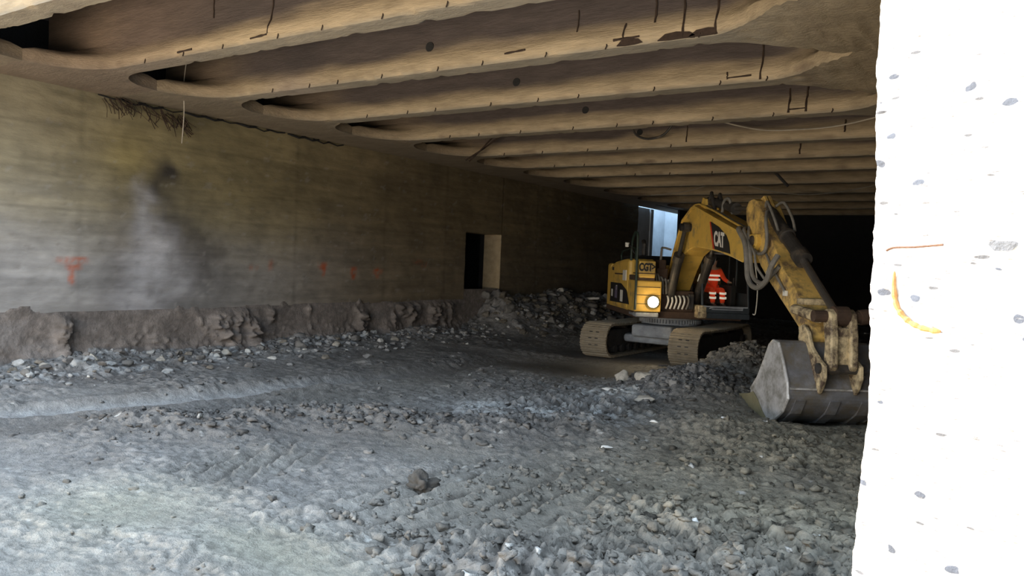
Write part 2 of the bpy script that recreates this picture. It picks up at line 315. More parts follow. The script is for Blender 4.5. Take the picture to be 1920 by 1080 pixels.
# ------------------------------------------------------------------ left wall with door opening
D0, D1, DT = 21.75, 24.0, 3.62
wy = np.unique(np.concatenate([np.arange(-9, 36.4, .06), [D0, D1, 36.4]])); wz = np.unique(np.concatenate([np.arange(0, 5.8, .055), [DT, 5.95]]))
Yw, Zw = np.meshgrid(wy, wz)
def wallcol(Y, Z):
    n = fbm(Y*.5, Z*1.5, o=5, s=101); n2 = fbm(Y*.35, Z*7, o=4, s=102); n3 = fbm(Y*2.3, Z*2.3, o=4, s=103)
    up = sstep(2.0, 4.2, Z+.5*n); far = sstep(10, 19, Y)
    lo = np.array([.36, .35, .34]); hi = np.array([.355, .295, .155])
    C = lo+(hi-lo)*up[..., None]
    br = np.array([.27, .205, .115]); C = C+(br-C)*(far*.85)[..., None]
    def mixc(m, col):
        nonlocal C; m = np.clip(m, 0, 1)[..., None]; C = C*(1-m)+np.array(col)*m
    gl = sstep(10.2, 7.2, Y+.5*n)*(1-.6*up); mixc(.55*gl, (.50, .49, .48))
    # damp stain with chalky run beneath
    cx = 9.95+.22*n3+.3*fbm(Y*1.1, Z*1.6, o=3, s=133)
    st = np.exp(-((Y-cx-.18)/(.28+.38*np.clip(4.7-Z, 0, 3)))**2)*sstep(4.95, 4.4, Z+.2*n)
    mixc(.9*st*(.8+.7*n3), (.065, .058, .05))
    st2 = np.exp(-((Y-11.2)/1.0)**2)*sstep(3.4, 2.6, Z)*sstep(1.5, 2.0, Z); mixc(.8*st2*np.clip(.55+1.6*n3+n, 0, 1), (.10, .088, .078))
    wh = np.exp(-((Y-9.85-.30*n-.22*n3-.2*fbm(Y*1.4, Z*2, o=3, s=134))/(.10+.36*np.clip(4.3-Z, 0, 1.7)))**2)*sstep(4.4, 3.6, Z+.4*n3); mixc(.85*wh*(.9+.5*n3), (.56, .55, .57))
    wh2 = gauss(Y, Z, 10.2, 1.9, 1.0, .5); mixc(.5*wh2*(.8+n3), (.52, .52, .54))
    dk = np.exp(-((Y-9.2)/.28)**2)*sstep(4.2, 3.7, Z); mixc(.35*dk*(.6+n), (.15, .13, .11))
    yl = gauss(Y, Z, 9.4, 4.5, .5, .5); mixc(.5*yl, (.45, .36, .14))
    C *= (1+.28*n2+.22*n+.12*n3)[..., None]
    # board marks and joints
    for z0 in (1.62, 2.45, 3.3, 4.1, 4.95): C *= (1-.16*np.exp(-((Z-z0-.02*n)/.018)**2))[..., None]
    for y0 in (8.4, 14.1, 17.6, 20.6, 26.5, 31): C *= (1-.25*np.exp(-((Y-y0)/.07)**2)*(.6+n3))[..., None]
    # orange survey paint
    for y0, z0, a, b in ((8.27, 2.27, .24, .07), (8.3, 2.18, .13, .11), (8.27, 1.93, .05, .16), (12.77, 2.2, .12, .06), (13.3, 2.27, .07, .15), (15.11, 2.28, .14, .10), (15.15, 2.14, .05, .14), (16.32, 2.16, .10, .13), (16.3, 2.0, .07, .10), (17.34, 2.15, .16, .08), (17.34, 2.1, .06, .15), (19.52, 2.4, .12, .09), (19.2, 2.5, .2, .08)):
        a *= 1.2; m = np.exp(-(((Y-y0)/a)**4+((Z-z0)/b)**4))*(.62+.9*fbm(Y*9, Z*9, o=2, s=120)); mixc(.85*m*(.5 if 12.5 < y0 < 13.5 or y0 > 19 else 1), (.62, .13, .04))
    # rising damp at the bottom line
    C *= (1-.35*np.exp(-((Z-1.3)/.12)**2)*0)[..., None]
    fl = fbm(Y*4.5, Z*7, o=3, s=135); mixc(.3*sstep(.5, .66, fl), (.5, .48, .45)); mixc(.25*sstep(.52, .68, fbm(Y*3.5, Z*8, o=3, s=136)), (.14, .12, .09))
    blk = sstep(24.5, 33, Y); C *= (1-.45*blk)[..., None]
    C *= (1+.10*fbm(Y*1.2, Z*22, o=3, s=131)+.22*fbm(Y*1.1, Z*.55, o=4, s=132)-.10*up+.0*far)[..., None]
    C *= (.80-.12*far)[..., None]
    return C
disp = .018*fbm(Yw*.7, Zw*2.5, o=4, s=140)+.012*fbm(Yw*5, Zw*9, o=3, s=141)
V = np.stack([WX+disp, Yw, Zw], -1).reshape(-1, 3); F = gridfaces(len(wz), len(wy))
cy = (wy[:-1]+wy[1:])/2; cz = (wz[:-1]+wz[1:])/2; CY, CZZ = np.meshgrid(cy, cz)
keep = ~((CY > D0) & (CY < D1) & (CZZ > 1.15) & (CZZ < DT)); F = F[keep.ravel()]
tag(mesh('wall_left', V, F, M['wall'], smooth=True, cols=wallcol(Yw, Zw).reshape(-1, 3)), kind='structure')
b = MB().box(WX-.8, WX-.02, D1, D1+.3, 0, DT+.3).box(WX-.8, WX-.02, D0-.3, D0, 0, DT+.3).box(WX-.8, WX-.02, D0-.3, D1+.3, DT, DT+.4).box(WX-.8, WX-.02, D0, D1, 0, 1.2)
tag(b.ob('door_1', M['jamb'], bevel=.02), kind='structure')
b = MB().box(WX-3.2, WX-3.0, D0-2, D1+2, 0, 4.2).box(WX-3, WX-.81, D0-2, D0-1.9, 0, 4.2).box(WX-3, WX-.81, D1+1.9, D1+2, 0, 4.2).box(WX-3, WX-.81, D0-2, D1+2, 4.1, 4.2).box(WX-3, WX-.81, D0-2, D1+2, 1.0, 1.1)
tag(b.ob('wall_passage', M['dark']), kind='structure')
b = MB().box(WX-1.2, WX-.82, -9, D0-.3, -.2, 7.4).box(WX-1.2, WX-.82, D1+.3, 37.4, -.2, 7.4).box(WX-1.2, WX-.82, D0-.3, D1+.3, DT+.4, 7.4).box(WX-.82, WX, -9, 2.6, 5.95, 7.4)  # unseen; wing past the mouth is raised and lengthened to block the sun
tag(b.ob('wall_outer', M['dark']), kind='structure')
# mud caked along the wall foot
by = np.arange(1.0, 33.5, .045); bz = np.arange(-.1, 1.62, .036); Yb, Zb = np.meshgrid(by, bz)
top = 1.24+.05*fbm(Yb*.6, 0*Yb+3, o=3, s=150)+.22*np.clip(fbm(Yb*2.1, 0*Yb, o=3, s=151)-.25, 0, 1)*1.6
n = fbm(Yb*1.3, Zb*1.3, o=5, s=152); w, v = worley(Yb/.3+.25*fbm(Yb*4, Zb*4, s=5), Zb/.22, 153); w2, v2 = worley(Yb/.13, Zb/.12, 154)
lump = fbm(Yb*2.2, Zb*1.4, o=3, s=155)
lm = sstep(.08, .5, fbm(Yb*1.5, Zb*.9, o=3, s=158))*sstep(1.3, .95, Zb)
bb = np.abs(fbm(Yb*3.6, Zb*3.6, o=3, s=159))*2; bb2 = np.abs(fbm(Yb*8, Zb*8, o=3, s=160))*2
d = .035+.03*n+lm*(.10+.16*bb+.07*bb2)+.035*bb2*sstep(1.1, .4, Zb)
d += .55*np.clip(.66-Zb, 0, 1)**1.5*(1+.9*n+.5*bb)+.16*np.clip(fbm(Yb*.9, 0*Yb, o=3, s=157)-.05, 0, 1)*sstep(1.2, .5, Zb)
d = np.where(Zb > top, -.05, d*np.clip((top-Zb)/.12, .25, 1))
d *= (1-.85*sstep(D0-.35, D0+.2, Yb)*sstep(D1+.5, D1-.2, Yb)*sstep(.4, 1.0, Zb))
bc = np.array([.235, .205, .185])*(1+.35*n+.2*lump+.35*(bb2-.3)-.25*lm)[..., None]; bc *= (.85+.2*np.clip(d*3, 0, 1))[..., None]
bc = bc+(np.array([.32, .32, .33])-bc)*(.45*sstep(10, 5, Yb)*sstep(-.1, .4, n))[..., None]
o = mesh('mud_bank', np.stack([WX+d, Yb, Zb], -1).reshape(-1, 3), gridfaces(len(bz), len(by)), M['bank'], smooth=True, cols=bc.reshape(-1, 3))
tag(o, 'lumpy band of brown mud caked along the foot of the long wall', 'mud', kind='stuff')

# ------------------------------------------------------------------ girders
BY = [5.28, 7.78, 10.28, 13.0, 15.95, 19.05, 21.8, 24.5, 27.9, 31.3, 34.8, 38.6, 42.5]
ordn = ['pale concrete ceiling girder cut by the top left corner of the photo', 'second ceiling girder from the tunnel mouth, with one long rusty line on its face',
 'ceiling girder with a round hole and wide spalled lower edge beside the rough sprayed concrete', 'ceiling girder just behind the spalled one, with an L shaped exposed bar',
 'ceiling girder with a round hole and two parallel exposed bars, fourth from the tunnel mouth', 'ceiling girder with a dark cable looped over its face',
 'ceiling girder right behind the one with the cable loop', 'ceiling girder next in front of the dangling dark strap', 'ceiling girder with the dark strap dangling before it',
 'ceiling girder with thin pale wire sagging across it near the excavator', 'dim ceiling girder third from the dark end of the tunnel', 'dim ceiling girder next to last before the dark', 'last dim ceiling girder bordering the dark void']
def girder(i):
    y0 = BY[i]; pf = (y0-BY[i-1])/2 if i else 1.3; pb = (BY[i+1]-y0)/2 if i+1 < len(BY) else .7
    X = np.concatenate([np.arange(-16.14, -12.6, .07), np.arange(-12.6, -4.6, .11 if i < 8 else .3), np.arange(-4.6, -.93, .055)])
    hm = .185
    half = [(hm, 0), (hm+.01, .07), (hm+.012, .15), (hm, .2), (.15, .27), (.11, .37), (.095, .5), (.09, .8), (.09, 1.15), (.09, 1.448)]
    prof = [(-.0, 0)]+[(-a, z) for a, z in half]
    # resample
    def res(pl, st):
        out = []
        for (a, b), (c, d) in zip(pl[:-1], pl[1:]):
            k = max(1, int(math.hypot(c-a, d-b)/st))
            out += [(a+(c-a)*t/k, b+(d-b)*t/k) for t in range(k)]
        return out+[pl[-1]]
    pr = np.array(res(prof, .045))
    lft = np.clip((-13.45-X)/1.15, 0, 1); fl = 1-np.sqrt(np.clip(1-lft**2, 0, 1))
    x0 = {1: -3.9, 2: -3.6, 3: -3.5, 4: -3.0}.get(i, -2.7)
    rt = np.clip((X-x0)/(1.7 if i in (2, 3) else 2.0), 0, 1); fr = rt*rt*(3-2*rt)
    if i > 4: fr = fr*.35
    Vs = []
    for sgn, P in ((-1, pf), (1, pb)):
        a = -pr[:, 0][None, :]; z = pr[:, 1][None, :]
        low = np.clip(1-(z-.16)/.32, 0, 1)**.8
        grow = fl[:, None]*(P-hm+.02)*np.where(z < .3, 1, low)+fr[:, None]*(P-hm+.03)*(np.clip(1-(z-.25)/.9, 0, 1)**.7)
        aa = np.where(z <= 1e-6, a*(1+grow/hm), a+grow*np.clip(a/.18, 0, 1.0))
        zz = z+CZ-.0*fl[:, None]
        XX = X[:, None]+0*aa; YY = y0+sgn*aa
        r = fbm(XX*6, YY*6+sgn*3, zz*6, o=3, s=200+i)*(.006+.05*fr[:, None])+fbm(XX*15, YY*15, zz*15, o=2, s=240+i)*.035*fr[:, None]
        edge = np.exp(-((z-.02)/.05)**2)*np.exp(-((aa-hm)/.05)**2)*np.clip(fbm(XX*4.5, 0*XX+i, o=3, s=210+i)-.2, 0, 1)*1.6
        zz = zz+r+edge*.05; YY = YY+sgn*(r-.05*edge)
        zz = zz-.10*np.exp(-((aa-P)/.3)**2)*fr[:, None]*0
        zz = np.minimum(zz, CZ+1.446)
        Vs.append((XX, YY, zz))
    X3, Y3, Z3 = [np.concatenate([Vs[0][k][:, ::-1], Vs[1][k][:, 1:]], 1) for k in range(3)]
    V = np.stack([X3, Y3, Z3], -1); nr, nc = X3.shape
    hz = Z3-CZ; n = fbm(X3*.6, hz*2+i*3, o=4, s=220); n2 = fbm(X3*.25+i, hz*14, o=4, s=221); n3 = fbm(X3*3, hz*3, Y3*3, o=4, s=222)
    C = np.array([.47, .375, .25])*(1+.22*n+.2*n2+.12*n3)[..., None]
    def mixc(m, col):
        nonlocal C; m = np.clip(m, 0, 1)[..., None]; C = C*(1-m)+np.array(col)*m
    mixc(.95*sstep(.20, .46, hz+.14*n+.08*n2)*(1-.9*fr[:, None]), (.068, .055, .058))      # soot plus between-girder shade, both painted on the upper web
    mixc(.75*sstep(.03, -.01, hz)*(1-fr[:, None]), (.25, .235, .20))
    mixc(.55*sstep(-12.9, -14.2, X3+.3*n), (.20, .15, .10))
    mixc(.6*fr[:, None]+0*X3, (.30, .235, .15))
    if i == 2: mixc(.8*np.exp(-((X3+12.0-.5*hz)/.55)**2)*sstep(.15, .35, hz), (.06, .05, .05)); mixc(.6*np.exp(-((X3+11.9)/.7)**2)*sstep(.5, .1, hz), (.38, .31, .26))
    if i == 1: mixc(.45*sstep(-10, -13, X3), (.25, .18, .14))
    mixc(.75*np.clip(fbm(X3*1.6, 0*X3+i*5, o=3, s=230)-.3, 0, 1)*2*np.exp(-((hz-.06)/.07)**2), (.12, .08, .06))
    F = gridfaces(nr, nc)
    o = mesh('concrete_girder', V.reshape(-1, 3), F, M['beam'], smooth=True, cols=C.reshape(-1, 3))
    o.data.set_sharp_from_angle(angle=math.radians(38))
    return tag(o, ordn[i] or 'concrete girder over the tunnel mouth', 'girder', 'concrete ceiling girders')
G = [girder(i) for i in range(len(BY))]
# weep holes, exposed bars (parts of their girder)
for i in (2, 3, 4, 5):
    y = BY[i]-.10; MB().tube([(-8.5, y+.05, 6.2), (-8.5, y-.012, 6.2)], .085, 16).ob('drain_hole', M['cabin'], G[i])  # dark discs stand in for the shade inside the holes
def bar(i, p0, p1, r=.012, face=None):
    def pt(x, z):
        h = z-CZ; a = np.interp(h, [0, .15, .2, .27, .37, .5, 1.4], [.185, .2, .19, .155, .115, .1, .095]); return (x, BY[i]-a-.004, z)
    a = pt(*p0); b = pt(*p1); k = 6
    pts = [pt(p0[0]+(p1[0]-p0[0])*t/k+random.uniform(-.008, .008), p0[1]+(p1[1]-p0[1])*t/k) for t in range(k+1)]
    MB().tube(pts, [r*random.uniform(.7, 1.3) for _ in pts], 6).ob('exposed_bar', M['rust'], G[i])
for i, a, c, r in ((3, (-3.99, 6.45), (-3.95, 5.78), .018), (3, (-3.51, 6.5), (-3.5, 5.76), .022), (3, (-5.64, 6.41), (-5.64, 6.08), .011), (3, (-4.85, 6.1), (-4.86, 5.82), .014), (3, (-4.4, 6.4), (-4.4, 6.05), .014),
                   (4, (-3.65, 6.4), (-3.65, 5.78), .018), (4, (-4.2, 5.95), (-4.2, 5.83), .012), (4, (-4.2, 5.85), (-3.8, 5.86), .014), (2, (-9.47, 6.5), (-9.48, 5.85), .013), (2, (-9.48, 5.84), (-9.85, 5.82), .015),
                   (5, (-3.91, 6.3), (-3.9, 5.8), .02), (5, (-3.57, 6.3), (-3.58, 5.8), .02), (5, (-3.9, 5.86), (-3.58, 5.87), .016), (6, (-7.2, 6.4), (-7.17, 5.86), .016), (7, (-5.0, 6.2), (-5.0, 5.85), .02), (3, (-6.9, 5.88), (-6.5, 5.9), .014), (3, (-5.0, 5.86), (-4.6, 5.87), .016),
                   (6, (-3.4, 6.2), (-3.4, 5.9), .02), (2, (-11.7, 5.82), (-11.3, 5.83), .016), (2, (-10.9, 6.6), (-10.9, 6.3), .011)): bar(i-1, a, c, r)
for i, xx in ((2, (-4.75, -4.05, -3.6)), ):          # spalled pockets at the lower edge
    for x in xx:
        w = .55 if x > -4.5 else .4; q = MB()
        P = [(x-w/2, .02), (x-w*.3, .10), (x, .115), (x+w*.35, .09), (x+w/2, .03), (x+w*.2, .012), (x-w*.2, .008)]
        q.prism([(a, CZ+c) for a, c in P], BY[i]-.206, BY[i]-.15); q.ob('spalled_pocket', M['rust'], G[i])
for i in range(1, 8):                                # little tie-wire stubs along the lower edge
    for k in range(9 if i < 5 else 5):
        x = -12.6+k*(1.0+.05*i)+random.uniform(-.25, .25); z = CZ+.02
        q = MB().tube([(x, BY[i]-.19, z+.05), (x+.01, BY[i]-.205, z+.02), (x-.015, BY[i]-.2, z-.025)], .008+.001*i, 5); q.ob('wire_stub', M['rust'], G[i])
# deck above
b = MB().box(-17.5, 1.2, 3.3, 35.7, CZ+1.45, CZ+1.8).box(-14.9, 1.2, 35.7, 43.2, CZ+1.45, CZ+1.8)
tag(b.ob('ceiling', M['slab']), kind='structure')
# added near-black backdrop for the unlit tunnel, then hidden right side
b = MB().box(-15.0, -.9, 43.3, 43.8, -.2, 7.5); tag(b.ob('dark_backdrop', M['dark']), kind='structure')
b = MB().box(-.9, -.4, 8.6, 44, -.3, 7.5); tag(b.ob('wall_side', mat('side_wall_concrete', (.12, .1, .075), .95)), kind='structure')
# daylit gap past the end of the left wall
tag(MB().box(-15.0, -14.9, 38.75, 43.2, -.2, 5.74).box(-15.0, -14.9, 35.7, 43.25, 5.74, 7.2).ob('shaft_light_blocker', M['dark']), kind='structure')  # added blocker, keeps shaft light off the tunnel behind
tag(MB().box(-17.9, -17.5, 37.5, 43.6, -.2, 7.4).ob('wall_recess', M['yard']), kind='structure')
tag(MB().box(-17.5, -15.0, 43.2, 43.6, -.2, 7.4).box(-16.9, -16.6, 43.1, 43.2, -.2, 7.4).ob('wall_pier', M['yard']), kind='structure')
tag(MB().prismz([(-16.2, 36.42), (-16.2, 37.84), (-16.4, 37.85), (-16.4, 37.9), (-16.15, 37.92), (-16.18, 38.35), (-16.6, 38.4), (-16.6, 36.42)], -.2, 5.72).ob('wall_end', M['yard']), kind='structure')  # paler bluish colour paints daylight onto the far end of the left wall

# ------------------------------------------------------------------ sunlit cut concrete edge at right
nv = Vector((-.45, -.89, 0)).normalized(); uv = Vector((-nv.y, nv.x, 0)); P0 = Vector((-.0949, 1.3466, 0))
eb = [(0, -.135), (1.9, -.132), (2.03, -.128), (2.09, -.127), (2.17, -.123), (2.26, -.121), (2.35, -.113), (2.44, -.112), (2.49, -.117), (2.64, -.121), (2.71, -.122), (2.77, -.123), (2.8, -.126), (2.9, -.13), (2.99, -.134), (3.06, -.131), (3.2, -.133), (4.6, -.135)]
sz = np.concatenate([np.arange(-.1, 1.95, .08), np.arange(1.95, 3.25, .0055), np.arange(3.25, 4.7, .08)])
edge = np.interp(sz, [a for a, _ in eb], [c for _, c in eb])+.0022*fbm(sz*38, 0*sz, o=3, s=301)+.0016*fbm(sz*120, 0*sz, o=2, s=303)
us = np.concatenate([np.linspace(0, .33, 62), np.linspace(.36, 1.3, 14)]); nc = len(us)
# front face columns plus a rounded return behind the left arris
ret = [(.05, .55), (.0, .30), (-.004, .06), (-.002, .022), (.002, .008)]
U = np.concatenate([np.array([[a for a, _ in ret]]).repeat(len(sz), 0)+edge[:, None], edge[:, None]+.006+us[None, :]], 1)
Dp = np.concatenate([np.array([[c for _, c in ret]]).repeat(len(sz), 0), np.zeros((len(sz), nc))], 1)
Zs = sz[:, None]+0*U
w, v = worley(U/.035, Zs/.03, 311); w2, v2 = worley(U/.013+3, Zs/.011, 312); nn = fbm(U*16, Zs*16, o=4, s=313)
rel = .004*nn+.006*np.clip(.6-w, 0, 1)*(v > .55)-.006*np.clip(.5-w, 0, 1)*(v < .2)
Dp = Dp-rel*(np.abs(Dp) < .1)
V = np.stack([P0.x+uv.x*U-nv.x*Dp, P0.y+uv.y*U-nv.y*Dp, Zs], -1)
cs = np.ones(U.shape+(3,))*np.array([.80, .79, .77])*(1+.08*nn)[..., None]
def slabmat():
    m = mat('cut_concrete', (.82, .81, .79), .9, var=.10, vscale=30, bump=.35, bscale=90); nt = m.node_tree; N = nt.nodes; Lk = nt.links; b = N['Principled BSDF']
    out = b.inputs['Base Color'].links[0].from_socket; tc = [n for n in N if n.type == 'TEX_COORD'][0]
    def ng(sc, stretch, th0, th1, pick, rot, seed):
        mp = N.new('ShaderNodeMapping'); mp.inputs['Scale'].default_value = stretch; mp.inputs['Rotation'].default_value = (0, rot, 0); mp.inputs['Location'].default_value = (seed, seed*.7, seed*1.3); Lk.new(tc.outputs['Object'], mp.inputs[0])
        wn = N.new('ShaderNodeTexNoise'); wn.inputs['Scale'].default_value = sc*1.2; Lk.new(mp.outputs[0], wn.inputs[0])
        ad = N.new('ShaderNodeMix'); ad.data_type = 'RGBA'; ad.blend_type = 'ADD'; ad.inputs[0].default_value = .55/sc; Lk.new(mp.outputs[0], ad.inputs[6]); Lk.new(wn.outputs['Color'], ad.inputs[7])
        v = N.new('ShaderNodeTexVoronoi'); v.inputs['Scale'].default_value = sc; Lk.new(ad.outputs[2], v.inputs['Vector'])
        a = N.new('ShaderNodeMapRange'); a.inputs[1].default_value = th0; a.inputs[2].default_value = th1; a.inputs[3].default_value = 1; a.inputs[4].default_value = 0; Lk.new(v.outputs['Distance'], a.inputs[0])
        sx = N.new('ShaderNodeSeparateColor'); Lk.new(v.outputs['Color'], sx.inputs[0])
        g = N.new('ShaderNodeMath'); g.operation = 'GREATER_THAN'; g.inputs[1].default_value = pick; Lk.new(sx.outputs[0], g.inputs[0])
        x = N.new('ShaderNodeMath'); x.operation = 'MULTIPLY'; Lk.new(a.outputs[0], x.inputs[0]); Lk.new(g.outputs[0], x.inputs[1]); return x.outputs[0], sx.outputs[1]
    for sc, st, t0, t1, pk, rot, sd, c in ((30, (.8, .8, 1.3), .22, .30, .87, .3, 1, (.10, .115, .15)), (42, (.5, .5, 1.7), .17, .27, .80, -.35, 4, (.13, .135, .15)), (75, (.5, .5, 2.2), .18, .30, .76, .25, 7, (.22, .225, .24)), (120, (.6, .6, 1.8), .2, .34, .80, 0, 9, (.26, .25, .24))):
        msk, rnd = ng(sc, st, t0, t1, pk, rot, sd)
        mx = N.new('ShaderNodeMix'); mx.data_type = 'RGBA'; Lk.new(msk, mx.inputs[0]); Lk.new(out, mx.inputs[6]); mx.inputs[7].default_value = (*c, 1); out = mx.outputs[2]
    Lk.new(out, b.inputs['Base Color']); return m
o = mesh('wall_right', V.reshape(-1, 3), gridfaces(len(sz), U.shape[1]), slabmat(), smooth=True)
tag(o, kind='structure'); slab = o
def sp(u, z, out=.004): q = P0+uv*u+nv*out; return (q.x, q.y, z)
rb1 = mat('orange_rust_bar', (.52, .27, .10), .9, var=.45, vscale=60, bump=.2, bscale=200)
MB().tube(spline([sp(-.073, 2.612, .002), sp(-.071, 2.585), sp(-.064, 2.555), sp(-.045, 2.535), sp(-.02, 2.525), sp(.008, 2.522, .002)], 5), [.001]+[.0022, .0026, .003, .0032, .0034]+[.0042+.0010*math.sin(k*2.3) for k in range(19)]+[.002], 8).ob('rebar_stub', rb1, slab)
MB().tube(spline([sp(-.088, 2.645, .004), sp(-.075, 2.65), sp(-.04, 2.651), sp(.004, 2.655, .002)], 5), .0019, 6).ob('tie_wire', mat('tie_wire_rust', (.16, .09, .06), .9), slab)
MB().add(*(lambda P: (P, [tuple(range(len(P)))]))([sp(.093+.019*math.cos(t)*(1+.2*math.sin(3*t)), 2.653+.010*math.sin(t)*(1+.3*math.cos(2*t)), .006) for t in np.linspace(0, 2*PI, 18)[:-1]])).ob('flint_stone', mat('grey_flint', (.12, .13, .15), .7, var=.4, vscale=60), slab)

# ------------------------------------------------------------------ rocks and rubble
def rockmesh(seed, sub=2, flat=.7, rough=.3):
    bm = bmesh.new(); bmesh.ops.create_icosphere(bm, subdivisions=sub, radius=1)
    V = np.array([v.co for v in bm.verts])
    for k in range(11):
        r = np.random.default_rng(seed*13+k); nn = r.normal(size=3); nn /= np.linalg.norm(nn); dd = .52+.3*r.random(); t = V@nn; V = np.where((t > dd)[:, None], V-np.outer(t-dd, nn), V)
    V = V*(1+rough*.6*fbm(V[:, 0]*1.6+seed, V[:, 1]*1.6, V[:, 2]*1.6+seed, o=3, s=seed))[:, None]; V[:, 2] *= flat
    F = [[v.index for v in f.verts] for f in bm.faces]; bm.free(); return V, np.array(F)
def clodmesh(seed, sub=2):
    bm = bmesh.new(); bmesh.ops.create_icosphere(bm, subdivisions=sub, radius=1)
    V = np.array([v.co for v in bm.verts]); k = seed*3.7
    r = 1+1.1*fbm(V[:, 0]*1.3+k, V[:, 1]*1.3, V[:, 2]*1.3+k+.01, o=2, s=seed)+.75*fbm(V[:, 0]*3.4+k, V[:, 1]*3.4, V[:, 2]*3.4+.03, o=3, s=seed+50)
    V = V*np.clip(r, .35, 1.8)[:, None]; V[:, 2] *= .8
    F = [[v.index for v in f.verts] for f in bm.faces]; bm.free(); return V, np.array(F)
U_ = random.uniform
PROTO = [rockmesh(k, 2, .85, .25) for k in range(12)]; PROTO2 = [rockmesh(k+30, 3, .85, .3) for k in range(12)]
CL1 = [clodmesh(k, 1) for k in range(12)]; CL2 = [clodmesh(k+20, 2) for k in range(14)]
def gcol(x, y):
    j = min(max(int(np.searchsorted(ys, y))-1, 0), len(ys)-1); i = min(max(int(np.searchsorted(xs, x))-1, 0), len(xs)-1); return GC[j, i]
def scatter(name, pts, sizes, cols, m, P1=None, P2=None):
    P1 = P1 or PROTO; P2 = P2 or PROTO2
    VV = []; FF = []; CC = []; nb = 0
    for (x, y, z), s, c in zip(pts, sizes, cols):
        V, F = random.choice(P2 if s > .028 else P1); a = random.uniform(0, 2*PI); ca, sa = math.cos(a), math.sin(a)
        s3 = np.array([random.uniform(.7, 1.3), random.uniform(.7, 1.3), random.uniform(.6, 1.1)])*s; W = V*s3
        W = np.stack([W[:, 0]*ca-W[:, 1]*sa+x, W[:, 0]*sa+W[:, 1]*ca+y, W[:, 2]+z], -1)
        VV.append(W); FF.append(F+nb); nb += len(V); CC.append(np.tile(np.array(c)*random.uniform(.8, 1.2), (len(V), 1)))
    return mesh(name, np.concatenate(VV), np.concatenate(FF), m, smooth=False, cols=np.concatenate(CC))
def gamp(x, y):
    j = min(max(int(np.searchsorted(ys, y))-1, 0), len(ys)-1); i = min(max(int(np.searchsorted(xs, x))-1, 0), len(xs)-1); return GA[j, i]**1.5
def zone(n, fx, fy, s0, s1, colf, sink=.3, acc=False):
    P = []; S = []; Cc = []
    for _ in range(n):
        for _t in range(12):
            x, y = fx(), fy()
            if not acc or gamp(x, y) > random.random(): break
        s = s0+(s1-s0)*random.random()**4; P.append((x, y, gz(x, y)+s*(.75*.7-sink))); S.append(s); c = colf(); Cc.append(gcol(x, y)*U_(.62, .95) if c is None else c)
    return P, S, Cc
grey = lambda: random.choice([(.20, .19, .18), (.25, .25, .25), (.15, .145, .14), (.33, .33, .33), (.22, .20, .17)])
pale = lambda: random.choice([(.42, .43, .43), (.5, .5, .48), (.36, .36, .36), (.24, .24, .24)])
z1 = zone(1500, lambda: WX+.35+abs(random.gauss(0, .75)), lambda: U_(4.5, 22), .015, .12, lambda: random.choice([grey(), pale()]))
tag(scatter('rubble', *z1, M['rubble']), 'grey rubble and stones strewn along the foot of the long wall', 'rubble', kind='stuff')
z2 = zone(1100, lambda: WX+.3+abs(random.gauss(0, 1.5)), lambda: U_(22.5, 34), .02, .2, lambda: random.choice([grey(), grey(), pale(), (.2, .18, .14), (.15, .135, .11)]))
tag(scatter('rubble', *z2, M['rubble']), 'heap of broken rubble spilling from the dark doorway towards the excavator', 'rubble', kind='stuff')
z3 = zone(900, lambda: random.gauss(-5.5, .75), lambda: random.gauss(15.1, .9), .012, .07, lambda: None, .4)
tag(scatter('rubble', *z3, M['rubble'], CL1, CL2), 'dark crumbly mound of spoil left of the digging bucket', 'rubble', kind='stuff')
z4 = zone(700, lambda: random.gauss(-5.35, .75), lambda: random.gauss(18.4, 1.1), .015, .10, lambda: random.choice([None, None, (.3, .28, .24)]), .38)
tag(scatter('rubble', *z4, M['rubble'], CL1, CL2), 'brown spoil heap between the near track and the bucket', 'rubble', kind='stuff')
mudc = lambda: (.5, .5, .48) if random.random() < .012 else None
z5 = zone(2000, lambda: U_(-4.8, -1.0), lambda: U_(4.3, 10.5), .008, .062, mudc, .36, True)
z6 = zone(2600, lambda: U_(-12.5, -1.8), lambda: U_(3.5, 17), .007, .05, mudc, .36, True)
def along(pts, spread):
    k = random.randrange(len(pts)-1); t = random.random(); a, c = pts[k], pts[k+1]; return a[0]+(c[0]-a[0])*t+random.gauss(0, spread), a[1]+(c[1]-a[1])*t+random.gauss(0, spread)
P7 = []; S7 = []; C7 = []
for _ in range(900):
    x, y = along(RIDGE, .42); s = .010+.05*random.random()**3; P7.append((x, y, gz(x, y)+.1*s)); S7.append(s); C7.append(gcol(x, y)*U_(.65, .9))
for _ in range(520):
    x, y = along([(-5.55, 8.3), (-5.5, 5.4), (-5.15, 5.4), (-5.1, 8.2), (-4.75, 8.0), (-4.8, 5.4), (-4.4, 5.5), (-4.35, 7.8), (-4.0, 7.8), (-4.05, 5.6)], .05); s = .008+.035*random.random()**2; P7.append((x, y, gz(x, y)+.2*s)); S7.append(s); C7.append(gcol(x, y)*U_(.7, .9))
tag(scatter('mud', z5[0]+z6[0]+P7, z5[1]+z6[1]+S7, z5[2]+z6[2]+C7, M['rubble'], CL1, CL2), 'crumbs and small clods of grey mud strewn over the tracked ground', 'mud', kind='stuff')
def rock(x, y, s, m, label, cat='rock', group=None, seed=1, name='rock', sc=(1, 1, 1), rz=0., dz=0.):
    V, F = clodmesh(seed+100, 4) if m == M['clod'] else rockmesh(seed+100, 3, .72, .6); V = V*np.array(sc)*s; o = mesh(name, V, F, m, smooth=False)
    o.location = (x, y, gz(x, y)+s*sc[2]*.28+dz); o.rotation_euler = (0, 0, rz); return tag(o, label, cat, group)
